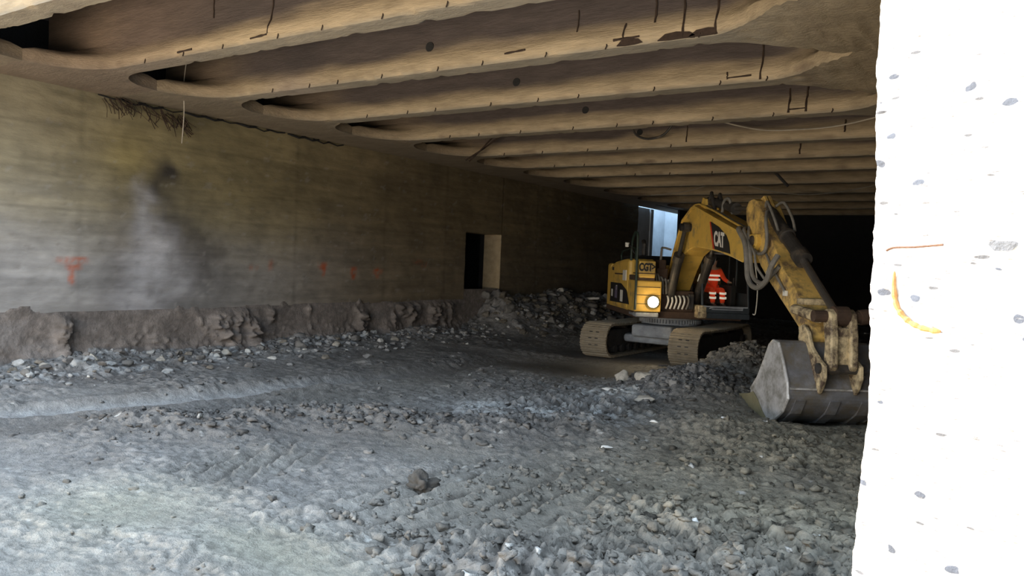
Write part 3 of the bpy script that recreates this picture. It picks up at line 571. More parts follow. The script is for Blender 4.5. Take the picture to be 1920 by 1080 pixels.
rock(-4.6, 9.6, .085, M['white'], 'flat white fragment lying alone on brown mud in mid ground', 'fragment', name='white_fragment', seed=1, sc=(1.15, .7, .35), rz=.5, dz=.03)
rock(-4.68, 11.5, .085, M['white'], 'white fragment left of the bucket, behind the flat white one', 'fragment', name='white_fragment', seed=2, sc=(1, .8, .45), dz=.03)
rock(-2.45, 7.2, .06, M['white'], 'white stone in the coarse clods nearest the cut concrete edge', 'fragment', name='white_fragment', seed=3, sc=(.8, .8, .8), dz=.03)
rock(-3.7, 12.0, .07, M['white'], 'small white stone on mud below the bucket tip', 'fragment', name='white_fragment', seed=4, sc=(1, .7, .6), dz=.03)
rock(-5.42, 6.65, .13, M['clod'], 'big dark crumbly mud clod standing beside the tread imprints', 'clod', name='mud_clod', seed=5, sc=(1.15, .9, 1.1), dz=.04)
rock(-6.85, 15.0, .22, M['pale'], 'rounded pale boulder left of the dark spoil mound', 'boulder', name='boulder', seed=6, sc=(1, .9, 1))
rock(-6.25, 14.75, .20, M['pale'], 'pale boulder embedded in the side of the dark spoil mound', 'boulder', name='boulder', seed=7, sc=(1.2, .9, .9))
rock(-5.55, 13.2, .17, M['pale'], 'pale stone block just below the dark spoil mound', 'boulder', name='boulder', seed=8, sc=(1.2, .8, .8))
rock(-6.7, 14.05, .14, M['white'], 'whitish lump lying among chalky debris by the mound', 'fragment', name='white_fragment', seed=9, sc=(1.3, .8, .6))
rock(-15.2, 13.5, .20, M['rock'], 'upright grey stone at the wall foot, below the orange paint marks', 'rock', seed=10, sc=(.9, .8, 1.1))
rock(-15.3, 7.35, .15, M['pale'], 'pale block in the rubble under the leftmost orange cross', 'rock', seed=11, sc=(1.3, .8, .7))
rock(-16.15, 23.05, .25, M['rock'], 'grey rock sitting on the sill of the dark doorway', 'rock', seed=12, sc=(1, .8, 1.2)).location.z = 1.36
for k, (x, y, s) in enumerate([(-15.6, 6.4, .13), (-15.0, 6.9, .11), (-15.4, 8.3, .14), (-15.0, 8.8, .12), (-15.3, 9.7, .13), (-14.9, 10.4, .11), (-15.2, 11.3, .13), (-15.4, 12.4, .13), (-15.0, 14.6, .13), (-15.3, 15.6, .15), (-15.1, 17.0, .14), (-15.0, 18.5, .15)]):
    rock(x, y, s, M['rock'] if k % 2 else M['pale'], 'broken grey stone lying in the rubble strip along the wall', 'rock', 'stones along the wall foot', seed=20+k, rz=k)
for k, (x, y, s) in enumerate([(-15.2, 23.2, .28), (-14.7, 23.8, .22), (-14.2, 24.6, .22), (-14.9, 25.2, .27), (-13.6, 25.0, .17), (-14.0, 26.3, .22), (-15.2, 27.2, .25), (-13.2, 26.2, .17), (-14.6, 28.5, .26), (-15.4, 25.9, .22), (-13.5, 28.2, .2)]):
    rock(x, y, s, M['rock'], 'angular grey boulder in the rubble heap beside the dark doorway', 'boulder', 'boulders in the rubble heap', seed=40+k, name='boulder', rz=k*.7)
for k, (x, y, rz) in enumerate([(-14.9, 29.1, .3), (-14.5, 29.7, 1.0)]):
    rock(x, y, .3, M['white'], ['long yellowish white slab on top of the rubble left of the excavator', 'short whitish slab on the rubble close to the excavator side'][k], 'fragment', name='white_fragment', seed=60+k, sc=(1.3-.4*k, .5, .35), rz=rz, dz=.12)

# ------------------------------------------------------------------ wires and hanging bits
tag(MB().tube(spline([(-15.0, 9.95, 6.7), (-15.02, 9.9, 6.1), (-14.98, 9.9, 5.5), (-15.03, 9.9, 4.85)], 5), .011, 5).ob('wire', M['wire']), 'thin pale wire hanging straight down from the second girder, at left', 'wire')
tag(MB().tube(spline([(-6.3, 18.6, 6.3), (-5.2, 18.4, 5.98), (-4.18, 18.0, 5.86), (-3.3, 17.6, 5.82), (-2.4, 17.2, 5.9)], 6), .016, 5).ob('wire', M['wire']), 'thin pale wire sagging below the girders near the concrete edge at upper right', 'wire')
tag(MB().tube(spline([(-9.4, 29.5, 6.2), (-8.2, 29.5, 5.78), (-6.73, 29.5, 5.55), (-5.4, 29.5, 5.62), (-4.2, 29.5, 5.85)], 6), .018, 5).ob('wire', M['wire']), 'long thin wire sagging above the excavator stick', 'wire')
tag(MB().tube(spline([(-12.6, 29.5, 5.6), (-11.2, 29.5, 5.72), (-9.9, 29.5, 6.05)], 6), .016, 5).ob('wire', M['wire']), 'short thin wire rising to the right above the excavator house', 'wire')
tag(MB().tube(spline([(-8.6, 18.5, 6.5), (-8.5, 18.5, 6.2), (-8.35, 18.5, 6.02), (-8.06, 18.5, 5.93), (-7.7, 18.5, 5.99), (-7.5, 18.5, 6.15), (-7.35, 18.5, 6.4)], 6), .03, 7).ob('cable', M['cyl']), 'dark cable looped in a U over a girder face', 'cable')
tag(MB().tube(spline([(-6.98, 25.5, 6.4), (-6.85, 25.5, 6.1), (-6.6, 25.5, 5.84), (-6.2, 25.5, 5.42)], 6), .05, 7).ob('strap', M['cyl']), 'dark broken strap dangling down from the ceiling above the boom', 'strap')
for k, (a, c) in enumerate((((-13.9, 18.5, 5.6), (-12.6, 18.5, 6.3)), ((-13.7, 18.4, 5.55), (-12.9, 18.4, 6.2)))):
    tag(MB().tube([a, ((a[0]+c[0])/2, a[1], (a[2]+c[2])/2-.03), c], .022, 6).ob('steel_bar', M['rust']), ['longer loose steel bar leaning out of a girder cavity over the doorway', 'shorter loose steel bar crossing beside the longer one over the doorway'][k], 'bar')
q = MB()
for k in range(60):
    y = U_(8.7, 10.6); z = 5.72-.12*abs(y-9.2)-U_(0, .08); x = WX+U_(.03, .3); l = U_(.1, .38)
    q.tube(spline([(x, y, z+.05), (x+U_(-.03, .08), y+U_(.02, .2), z-l*.35), (x+U_(-.05, .1), y+U_(.05, .35), z-l)], 3), U_(.005, .013), 4)
tag(q.ob('debris', M['rust']), 'tangle of brown roots and torn scraps hanging from the wall top', 'debris', kind='stuff')
q = MB()
for k in range(14):
    y = 8.6+k*.5+U_(-.1, .1); q.tube([(WX+.05, y, 5.74), (WX+.12, y+.3, 5.7-U_(0, .05)), (WX+.1, y+.55, 5.73)], U_(.012, .035), 5)
tag(q.ob('debris', M['cabin']), 'dark ragged joint filler along the seam between wall and ceiling', 'debris', kind='stuff')
#EXCAVATOR
EX = tag(empty('excavator', (-8.55, 21.9, 0)), 'yellow tracked excavator with lit work lamp, digging inside the dark underpass', 'excavator')
RZ = math.radians(-53)
def up(q, name, m, parent=EX, bevel=0, smooth=False):     # pieces that swing with the house: x forward, y to the machine's left
    o = q.ob(name, m, parent, bevel, smooth)
    if parent is EX: o.rotation_euler = (0, 0, RZ)
    return o
# crawler tracks
def loop(n):
    R0, R1, y0, y1 = .46, .48, -2.02, 2.02; pts = []
    seg = [((y1, .03), (y0, .03)), None, ((y0, .97), (y1, 1.0)), None]
    L = []
    for k in range(40): t = k/40; L.append((y1+(y0-y1)*t, .03))
    for k in range(24): a = -PI/2-PI*k/24; L.append((y0+.47*math.cos(a), .5+.47*math.sin(a)))
    for k in range(40): t = k/40; L.append((y0+(y1-y0)*t, .97-.03*math.sin(PI*t)))
    for k in range(24): a = PI/2-PI*k/24; L.append((y1+.47*math.cos(a), .5+.47*math.sin(a)))
    L = np.array(L+[L[0]]); s = np.concatenate([[0], np.cumsum(np.hypot(*np.diff(L, axis=0).T))]); u = np.linspace(0, s[-1], n+1)[:-1]
    return np.stack([np.interp(u, s, L[:, 0]), np.interp(u, s, L[:, 1])], 1)
LP = loop(58)
for sx in (-1.3, 1.35):
    q = MB(); sl = MB(); n = len(LP)
    for i in range(n):
        a = LP[i]; b = LP[(i+1) % n]; c = (a+b)/2; t = (b-a)/np.linalg.norm(b-a); nn = np.array([t[1], -t[0]]); cen = np.array([0, .5])
        if nn@(c-cen) < 0: nn = -nn
        h = np.linalg.norm(b-a)*.47
        prof = [(-h, -.05), (h, -.05), (h, .0), (h*.55, .0), (h*.45, .035), (h*.2, .035), (h*.1, 0), (-h*.3, 0), (-h*.4, .03), (-h*.65, .03), (-h*.75, 0), (-h, 0)]
        P = [(c[0]+t[0]*u+nn[0]*v, c[1]+t[1]*u+nn[1]*v) for u, v in prof]; k = len(P); V = [(sx-.41, y, z) for y, z in P]+[(sx+.41, y, z) for y, z in P]
        F = [tuple(range(k)), tuple(range(2*k-1, k-1, -1))]+[(j, j+k, (j+1) % k+k, (j+1) % k) for j in range(k)]; q.add(V, F)
        for dx in (-.1, .1):
            p = c+nn*.004; sl.add([(sx+dx+u, p[0]+t[0]*v, p[1]+t[1]*v) for u, v in ((-.05, -.018), (.05, -.018), (.05, .018), (-.05, .018))], [(0, 1, 2, 3)])
    nf = len(q.F); q.add(sl.V, sl.F); tr = q.ob('crawler_track', M['track'], EX); tr.data.materials.append(M['black'])
    for pg in tr.data.polygons[nf:]: pg.material_index = 1
    bm = bmesh.new(); bm.from_mesh(tr.data); bmesh.ops.recalc_face_normals(bm, faces=bm.faces); bm.to_mesh(tr.data); bm.free()
    MB().box(sx-.22, sx+.22, -1.9, 1.9, .26, .78).ob('track_frame', M['trackin'], tr, .05)
    for y, r, nm in ((-2.02, .40, 'idler'), (2.02, .40, 'sprocket')):
        q = MB().tube([(sx-.16, y, .5), (sx+.16, y, .5)], r, 28).tube([(sx-.3, y, .5), (sx+.3, y, .5)], .16, 16)
        q.tube([(sx-.2, y, .5), (sx+.2, y, .5)], r*.8, 24); q.ob(nm, M['trackin'], tr, .01)
    for k in range(7): MB().tube([(sx-.27, -1.5+.5*k, .2), (sx+.27, -1.5+.5*k, .2)], .12, 14).ob('roller', M['trackin'], tr)
    for k in range(2): MB().tube([(sx-.2, -.7+1.4*k, .84), (sx+.2, -.7+1.4*k, .84)], .08, 12).ob('carrier_roller', M['trackin'], tr)
# car body
q = MB().box(-.62, .62, -1.45, 1.45, .62, .98).prismz([(-.95, -1.2), (.95, -1.2), (1.05, -.9), (1.05, .9), (.95, 1.2), (-.95, 1.2), (-1.05, .9), (-1.05, -.9)], .42, .66)
q.ob('car_body', M['car'], EX, .09)
q = MB(); n = 64
for k in range(n):
    a = 2*PI*k/n; b = 2*PI*(k+.55)/n; P = [(.84*math.cos(a), .84*math.sin(a)), (.92*math.cos(a+.01), .92*math.sin(a+.01)), (.92*math.cos(b-.01), .92*math.sin(b-.01)), (.84*math.cos(b), .84*math.sin(b))]; q.prismz(P, 1.02, 1.13)
q.tube([(0, 0, .96), (0, 0, 1.22)], .85, 48); q.ob('slew_ring', M['car'], EX)
# house
up(MB().prismz([(1.55, -1.5), (1.55, 1.6), (-2.4, 1.55), (-2.9, 1.0), (-3.05, 0), (-2.9, -1.0), (-2.4, -1.5)], 1.22, 1.42), 'revolving_frame', M['frame'], bevel=.03)
cwp = [(-1.9, -1.5), (-2.3, -1.5), (-2.75, -1.2), (-3.05, -.6), (-3.12, 0), (-3.05, .6), (-2.75, 1.2), (-2.3, 1.5), (-1.9, 1.5)]
up(MB().prismz(cwp, 1.3, 2.72), 'counterweight', M['yellow'], bevel=.08)
sb = MB(); sb.prism([(-1.9, 1.36), (.95, 1.36), (.95, 2.86), (.3, 2.86), (-1.0, 2.78), (-1.75, 2.62), (-1.9, 2.4)], -1.55, -.75)
SBD = up(sb, 'side_housing', M['yellow'], bevel=.10)
MB().prism([(-1.45, 2.12), (.1, 2.12), (.85, 1.95), (1.25, 1.56), (-1.45, 1.52)], -1.572, -1.56).ob('model_decal', M['black'], SBD)
for x, z, w, h, m in ((-1.15, 1.80, .22, .22, 'sticker'), (-.55, 1.84, .34, .36, 'purple'), (-.5, 1.98, .18, .14, 'sticker'), (.25, 1.76, .36, .34, 'sticker')):
    MB().box(x-w/2, x+w/2, -1.578, -1.574, z-h/2, z+h/2).ob('decal_mark', M[m], SBD)
MB().box(.30, .72, -1.572, -1.55, 2.22, 2.52).ob('warning_sticker', M['sticker'], SBD)
MB().box(-.9, .4, -1.565, -1.54, 2.38, 2.42).ob('panel_groove', M['frame'], SBD)
MB().box(-1.3, -1.1, -1.57, -1.55, 2.5, 2.6).ob('handle', M['black'], SBD)
# front right tool box with steps and lamp
tb = MB().box(.95, 1.86, -1.55, -.80, 1.40, 2.26); TB = up(tb, 'tool_box', M['yellow'], bevel=.035)
for z in (1.62, 1.86, 2.08): MB().box(1.0, 1.868, -1.52, -.84, z-.008, z+.008).ob('panel_groove', M['frame'], TB)
MB().box(1.2, 1.88, -1.46, -1.0, 2.34, 2.80).ob('front_box', M['yellow'], TB, .03)
MB().box(.95, 1.84, -1.52, -1.0, 2.26, 2.40).ob('step_ledge', M['frame'], TB, .01)
MB().box(1.2, 1.89, -1.47, -.99, 2.44, 2.47).ob('panel_groove', M['frame'], TB)
def text(s, m, parent, size, origin, xa, ya, ext=.006, off=.0, sx=1.0):
    c = bpy.data.curves.new('t', 'FONT'); c.body = s; c.size = size; c.extrude = ext; c.offset = off; c.align_x = 'CENTER'; c.align_y = 'CENTER'
    t = bpy.data.objects.new('t', c); COL.objects.link(t); dg = bpy.context.evaluated_depsgraph_get(); me = bpy.data.meshes.new_from_object(t.evaluated_get(dg)); bpy.data.objects.remove(t)
    X = Vector(xa); Yv = Vector(ya); Zv = X.normalized().cross(Yv.normalized()); O = Vector(origin)
    for v in me.vertices: v.co = O+X*(v.co.x*sx)+Yv*v.co.y+Zv*v.co.z
    me.name = 'lettering'; me.materials.clear(); me.materials.append(m); o = bpy.data.objects.new('lettering', me); put(o, parent); return o
text('CGT', M['black'], TB, .29, (1.885, -1.28, 2.62), (0, 1, 0), (0, 0, 1), off=.014, sx=.62)
text('>', M['black'], TB, .26, (1.885, -1.06, 2.63), (0, 1, 0), (0, 0, 1), off=.008, sx=.7)
LM = MB().tube([(1.80, -1.04, 1.68), (1.93, -1.04, 1.68)], [.15, .17], 20).ob('work_lamp', M['black'], TB)
q = MB().tube([(1.93, -1.04, 1.68), (1.95, -1.04, 1.68), (1.975, -1.04, 1.68), (1.985, -1.04, 1.68)], [.15, .145, .08, .02], 20); q.ob('lamp_lens', M['lamp'], LM)
up(MB().box(1.0, 1.84, -1.5, -.85, 1.25, 1.38), 'step', M['car'], bevel=.03)
# engine hood, exhaust, rails, mirror
up(MB().prism([(-2.6, 2.7), (-2.5, 2.98), (-.1, 2.98), (0, 2.7)], -1.0, 1.3), 'engine_hood', M['cabin'], bevel=.06)
up(MB().prism([(-2.4, 1.4), (-2.4, 2.72), (.0, 2.72), (.0, 1.4)], -.9, 1.5), 'engine_housing', M['yellow'], bevel=.04)
up(MB().tube([(-1.2, -.6, 2.9), (-1.2, -.6, 3.35), (-1.35, -.6, 3.45)], .07, 12), 'exhaust_pipe', M['cyl'])
up(MB().tube(spline([(1.9, -1.53, 1.45), (1.88, -1.53, 2.6), (1.85, -1.53, 3.42), (1.7, -1.53, 3.58), (1.45, -1.53, 3.55), (1.2, -1.53, 3.3), (1.15, -1.53, 2.8)], 5), .035, 8), 'handrail', M['green'])
up(MB().tube(spline([(.9, -1.35, 2.8), (.9, -1.37, 3.15), (.1, -1.37, 3.15), (-.9, -1.37, 3.05), (-.9, -1.35, 2.75)], 4), .025, 8), 'handrail', M['green'])
mo = up(MB().tube([(1.5, -1.53, 3.0), (1.4, -1.62, 3.2), (1.3, -1.70, 3.25)], .015, 6), 'mirror', M['black'])
MB().tube([(1.3, -1.70, 3.18), (1.32, -1.70, 3.30)], [.05, .06], 12).ob('mirror_head', M['sticker'], mo)
q = MB()
for k in range(5):
    l = -.92+.09*k; q.tube(spline([(1.3, l, 2.2), (1.5, l-.03, 2.55-.1*k), (1.6, l+.02, 2.3), (1.65, l+.04, 1.9)], 5), .03, 7)
up(q, 'hydraulic_hose', M['hose'])
up(MB().box(.6, 1.5, -.88, -.55, 2.2, 2.62).box(.9, 1.55, -.82, -.62, 2.6, 2.85), 'control_valve', M['frame'], bevel=.03)
up(MB().tube(spline([(1.2, -.7, 2.7), (1.35, -.72, 3.1), (1.25, -.66, 3.2), (1.5, -.5, 3.15)], 6), .032, 7), 'hydraulic_hose', M['hose'])
# front bay under the boom
up(MB().box(-.2, 1.35, -.8, .2, 1.4, 1.62).box(.0, .9, -.74, -.5, 1.6, 2.2).box(.0, .9, .3, .36, 1.6, 2.1), 'boom_bracket', M['frame'], bevel=.02)
for k in range(6):
    l = -.56+.115*k; up(MB().tube(spline([(1.45, l, 1.86), (1.62, l, 1.84), (1.68, l+.01, 1.7), (1.60, l-.03, 1.5)], 4), .028, 8), 'hydraulic_hose', M['sticker'] if k < 5 else M['hose'])
up(MB().box(1.25, 1.5, -.75, .22, 1.42, 2.0), 'valve_block', M['frame'], bevel=.03)
up(MB().prism([(1.45, 1.5), (1.62, 1.5), (1.6, 1.92), (1.5, 1.95)], .05, .2), 'guard_plate', M['cyl'], bevel=.02)
up(MB().box(1.35, 1.88, .24, .50, 1.28, 1.64), 'cab_mount', M['link'], bevel=.03)
# boom
bo = [(.18, 1.75), (.45, 2.1), (.88, 2.62), (1.32, 3.25), (1.62, 3.68), (1.9, 3.93), (2.3, 4.12), (2.7, 4.22), (3.03, 4.24), (4.0, 4.02), (4.95, 3.78), (6.27, 3.47), (6.85, 3.40), (7.22, 3.40), (7.28, 3.22), (7.15, 3.06), (6.73, 2.98), (6.52, 2.81), (5.86, 2.93), (5.06, 3.04), (4.2, 3.13), (3.4, 3.19), (3.0, 3.19), (2.6, 3.13), (2.09, 2.98), (1.54, 2.58), (.92, 1.98), (.55, 1.58), (.35, 1.48), (.18, 1.55)]
BM_ = up(MB().prism(bo, -.33, .27), 'boom', M['yellow'], bevel=.02)
tp = [(.8, 2.56), (1.32, 3.28), (1.9, 3.96), (2.7, 4.25), (3.03, 4.27), (4.95, 3.81), (6.27, 3.50), (6.27, 3.44), (4.95, 3.74), (3.03, 4.19), (2.7, 4.17), (1.9, 3.89), (1.32, 3.2), (.8, 2.5)]
MB().prism(tp, -.36, .30).ob('top_plate', M['yellow'], BM_, .008)
dec = [(4.36, 3.79), (4.96, 3.64), (5.5, 3.42), (5.7, 3.24), (5.81, 3.0), (4.74, 3.12)]
MB().prism(dec, -.345, -.335).ob('maker_decal', M['black'], BM_)
MB().prism([(4.28, 3.79), (4.36, 3.79), (4.74, 3.12), (4.62, 3.13), (4.42, 3.5)], -.346, -.335).ob('red_stripe', M['red'], BM_)
text('CAT', M['letter'], BM_, .46, (5.03, -.347, 3.33), (1, 0, -.10), (-.12, 0, 1), ext=.003, off=.02, sx=.78)
MB().tube([(7.06, -.36, 3.26), (7.06, .36, 3.26)], .11, 16).ob('stick_pin', M['cyl'], BM_)
MB().tube([(2.72, -.62, 3.72), (2.72, .55, 3.72)], .10, 16).ob('cylinder_pin', M['black'], BM_)
MB().prism([(3.0, 4.2), (3.5, 4.1), (3.42, 4.42), (3.2, 4.48)], -.2, -.14).prism([(3.0, 4.2), (3.5, 4.1), (3.42, 4.42), (3.2, 4.48)], .08, .14).ob('cylinder_bracket', M['yellow'], BM_)
for l in (-.24, -.17): MB().tube(spline([(1.2, l, 3.2), (1.9, l, 4.02), (2.8, l, 4.32), (4.0, l, 4.12), (5.5, l, 3.75), (6.3, l, 3.56)], 6), .026, 8).ob('hydraulic_pipe', M['yellow'] if l < -.2 else M['hose'], BM_)
for s, (a, b) in enumerate((((3.4, -.1, 4.3), (3.75, -.15, 4.5)), ((3.6, .05, 4.32), (3.95, .0, 4.46)))):
    MB().tube(spline([a, ((a[0]+b[0])/2, a[1], b[2]+.04), b, (b[0]+.3, b[1], 4.12)], 5), .045, 8).ob('hydraulic_hose', M['cyl'], BM_)
MB().tube(spline([(4.5, -.12, 4.02), (4.6, -.12, 4.28), (4.9, -.1, 4.3), (5.1, -.08, 3.95)], 5), .035, 8).ob('hydraulic_hose', M['hose'], BM_)
# boom cylinders
for l in (-.47, .40):
    c = up(MB().tube([(.75 if l > 0 else 1.35, l, 1.25 if l > 0 else 1.55), (2.22, l, 2.95)], .125, 18).tube([(2.12, l, 2.84), (2.26, l, 3.0)], .15, 18), 'boom_cylinder', M['cyl'])
    MB().tube([(2.2, l, 2.93), (2.70, l, 3.70)], .06, 14).tube([(2.72, l-.07, 3.72), (2.72, l+.07, 3.72)], .13, 16).ob('cylinder_rod', M['chrome' if l > 0 else 'cyl'], c)
    if l > 0: MB().tube([(1.62, l-.06, 2.3), (1.80, l-.06, 2.5)], .085, 4).ob('warning_sticker', M['sticker'], c)
# stick cylinder on top of the boom
c = up(MB().tube([(3.25, -.03, 4.40), (5.1, -.03, 4.08)], .11, 18).tube([(5.0, -.03, 4.10), (5.2, -.03, 4.065)], .135, 18), 'stick_cylinder', M['cyl'])
MB().tube([(5.1, -.03, 4.08), (6.55, -.03, 3.95)], .055, 14).ob('cylinder_rod', M['chrome'], c)
# stick
st = [(6.72, 4.16), (6.48, 4.13), (6.33, 3.98), (6.40, 3.68), (6.75, 3.36), (7.02, 3.02), (7.3, 2.75), (7.84, 2.41), (8.44, 2.08), (9.2, 1.66), (9.5, 1.42), (9.66, 1.40), (9.76, 1.52), (9.7, 1.7), (9.42, 1.98), (9.25, 2.12), (8.85, 2.43), (8.35, 2.74), (7.6, 3.46), (7.25, 3.82), (6.95, 4.10)]
ST = up(MB().prism(st, -.23, .23), 'stick', M['stick'], bevel=.02)
MB().prism([(6.55, 4.1), (6.9, 4.22), (7.2, 3.95), (7.0, 3.75)], .02, .07).prism([(6.55, 4.1), (6.9, 4.22), (7.2, 3.95), (7.0, 3.75)], -.07, -.02).ob('cylinder_bracket', M['stick'], ST)
for f, z in ((7.77, 2.60), (8.62, 2.24)): MB().box(f-.06, f+.06, -.28, -.22, z-.05, z+.05).ob('hose_clamp', M['sticker'], ST, .01)
MB().tube(spline([(7.6, -.25, 3.0), (7.9, -.27, 2.78), (8.3, -.27, 2.5), (8.64, -.26, 2.26)], 4), .025, 7).ob('hydraulic_pipe', M['hose'], ST)
MB().tube([(9.60, -.36, 1.51), (9.60, .36, 1.51)], .09, 14).ob('bucket_pin', M['link'], ST)
MB().box(9.1, 9.34, -.25, .25, 2.06, 2.18).ob('wear_bar', M['link'], ST, .03)
c = up(MB().tube([(7.0, 0, 3.92), (8.62, 0, 2.96)], .135, 18).tube([(8.55, 0, 3.0), (8.78, 0, 2.865)], .165, 18), 'bucket_cylinder', M['cyl'])
MB().tube([(8.7, 0, 2.91), (10.14, 0, 1.95)], .07, 14).ob('cylinder_rod', M['chrome'], c)
for l in (-.17, .17): MB().tube(spline([(7.1, l*.6, 3.98), (7.35, l, 4.05), (7.75, l*1.1, 3.72), (7.95, l, 3.45)], 5), .028, 8).ob('hydraulic_hose', M['hose'], c)
MB().tube([(7.95, 0, 3.36), (8.02, 0, 3.32)], .16, 18).ob('clamp_band', M['chrome'], c)
for l, pts, r in ((-.45, [(6.3, 3.55), (6.56, 3.5), (6.95, 3.22), (7.12, 2.83), (7.22, 2.5), (7.5, 2.33), (7.86, 2.32), (8.21, 2.48), (8.38, 2.73), (8.36, 2.95)], .055), (-.38, [(6.4, 3.55), (6.7, 3.45), (7.05, 3.1), (7.2, 2.7), (7.36, 2.5), (7.7, 2.4), (8.0, 2.45), (8.3, 2.75)], .045),
                  (-.32, [(6.5, 3.6), (6.82, 3.4), (7.03, 3.15), (7.4, 2.99), (7.72, 3.05), (7.79, 3.31), (7.69, 3.63), (7.4, 3.85)], .035), (-.42, [(6.9, 3.2), (7.3, 3.1), (7.46, 2.95), (7.59, 2.72), (7.85, 2.41)], .025)):
    P = [(f, l+.13*(k < 1 or k == len(pts)-1), z) for k, (f, z) in enumerate(pts)]; up(MB().tube(spline(P, 6), r, 9), 'hydraulic_hose', M['hose'])
# linkage
for l in (-.34, .34): up(MB().tube([(9.25, l, 1.98), (10.2, l, 1.9)], [.09, .10], 10), 'guide_link', M['link'])
LK = up(MB().prism([(10.05, 2.0), (10.2, 2.06), (10.34, 1.98), (10.42, 1.6), (10.46, 1.1), (10.34, .96), (10.18, 1.02), (10.2, 1.45)], -.22, -.08).prism([(10.05, 2.0), (10.2, 2.06), (10.34, 1.98), (10.42, 1.6), (10.46, 1.1), (10.34, .96), (10.18, 1.02), (10.2, 1.45)], .12, .26).box(10.26, 10.36, -.1, .14, 1.05, 1.75), 'bucket_link', M['link'], bevel=.03)
MB().tube([(10.2, -.44, 1.92), (10.2, .44, 1.92)], .10, 14).tube([(10.2, .36, 1.92), (10.2, .5, 1.94)], .13, 14).tube([(10.2, -.1, 1.93), (10.2, .14, 1.93)], .17, 16).ob('link_pin', M['frame'], LK)
MB().tube([(10.32, -.38, 1.06), (10.32, .44, 1.06)], .09, 14).ob('link_pin', M['cyl'], LK)
# bucket
bp = [(9.56, 1.42), (9.41, 1.33), (9.21, 1.03), (8.96, .69), (8.62, .41), (8.60, .31), (7.95, .20), (8.5, .06), (9.31, -.03), (9.74, .06), (10.09, .28), (10.27, .53), (10.21, .78), (9.98, 1.13), (9.77, 1.4)]
back = [(9.50, 1.44), (9.77, 1.42), (9.98, 1.13), (10.19, .78), (10.25, .53), (10.08, .29), (9.74, .08), (9.31, -.01), (8.5, .09), (7.9, .20)]
back = [tuple(v)[::2] for v in spline([(a, 0, c) for a, c in back], 4)]
inn = []
for i, (a, c) in enumerate(back):
    p, q = back[max(i-1, 0)], back[min(i+1, len(back)-1)]; t = Vector((q[0]-p[0], q[1]-p[1])).normalized(); inn.append((a+t.y*.05, c-t.x*.05))
q = MB(); n = len(back)
V = [(a, -.79, c) for a, c in back]+[(a, .79, c) for a, c in back]+[(a, -.79, c) for a, c in inn]+[(a, .79, c) for a, c in inn]; F = []
for i in range(n-1): F += [(i, i+1, n+i+1, n+i), (2*n+i, 3*n+i, 3*n+i+1, 2*n+i+1), (i, 2*n+i, 2*n+i+1, i+1), (n+i, n+i+1, 3*n+i+1, 3*n+i)]
F += [(0, n, 3*n, 2*n), (n-1, 3*n-1, 4*n-1, 2*n-1)]
q.add(V, F); BK = up(q, 'bucket', M['bucket'])
bm = bmesh.new(); bm.from_mesh(BK.data); bmesh.ops.recalc_face_normals(bm, faces=bm.faces); bm.to_mesh(BK.data); bm.free()
for l in (-.82, .78): MB().prism(bp, l, l+.04).ob('side_plate', M['bucketside'], BK, .012)
MB().prism([(7.93, .215), (8.58, .33), (8.78, .40), (9.0, .30), (9.25, .12), (9.45, .02), (9.3, -.02), (8.5, .07)], -.836, -.825).ob('mud_coating', M['mudcoat'], BK)
MB().tube([(a, -.815, c) for a, c in [(9.56, 1.42), (9.41, 1.33), (9.21, 1.03), (8.96, .69), (8.66, .43)]], .035, 8).ob('side_edge', M['bucketside'], BK)
MB().tube([(a, -.815, c) for a, c in [(9.56, 1.42), (9.77, 1.40), (9.98, 1.13), (10.2, .78), (10.26, .53), (10.08, .29), (9.74, .07)]], .03, 8).ob('side_edge', M['bucketside'], BK)
for k in range(5):
    l = -.7+.35*k; MB().prism([(8.15, .24), (7.75, .16), (7.55, .12), (7.75, .10), (8.15, .12)], l-.06, l+.06).ob('tooth', M['bucket'], BK, .01)
ear = [(9.44, 1.68), (9.62, 1.74), (9.80, 1.64), (9.97, 1.38), (10.2, 1.24), (10.46, 1.12), (10.48, .92), (10.40, .74), (10.30, .62), (10.18, .8), (9.95, 1.15), (9.7, 1.40), (9.5, 1.46)]
for l in (-.34, .28): MB().prism(ear, l, l+.07).ob('bucket_ear', M['link'], BK, .015)
for l in (-.6, .0, .55): MB().prism([(10.27, .5), (10.1, .25), (9.75, .03), (9.3, -.06), (9.3, .0), (9.74, .09), (10.06, .3), (10.22, .52)], l-.09, l+.09).ob('wear_strip', M['bucket'], BK)
MB().box(10.19, 10.26, -.78, .78, .68, .71).ob('weld_seam', M['bucketside'], BK)
# cab
cb = MB().box(.15, 1.86, .32, 1.72, 1.28, 1.44).prism([(1.62, 1.44), (1.88, 1.44), (1.88, 1.62), (1.62, 1.62)], .34, 1.70)
cb.box(.15, .22, .34, 1.70, 1.44, 2.2).prism([(.1, 3.08), (1.55, 3.08), (1.6, 3.16), (1.5, 3.22), (.1, 3.22)], .32, 1.72)
for l in (.34, 1.64): cb.prism([(1.80, 1.5), (1.88, 1.5), (1.62, 3.12), (1.54, 3.12)], l, l+.06).box(.12, .20, l, l+.06, 1.4, 3.1).box(.75, .83, l, l+.06, 1.4, 3.1).box(.15, 1.82, l, l+.06, 1.44, 1.62)
cb.box(.15, 1.80, 1.66, 1.70, 1.6, 2.0)
CB = up(cb, 'cab', M['cab'], bevel=.02)
MB().add([(1.86, .40, 1.62), (1.86, 1.64, 1.62), (1.6, 1.64, 3.08), (1.6, .40, 3.08)], [(0, 1, 2, 3)]).ob('windshield', M['glass'], CB)
MB().add([(.2, .37, 1.62), (1.8, .37, 1.62), (1.56, .37, 3.08), (.2, .37, 3.08)], [(0, 1, 2, 3)]).ob('side_window', M['glass'], CB)
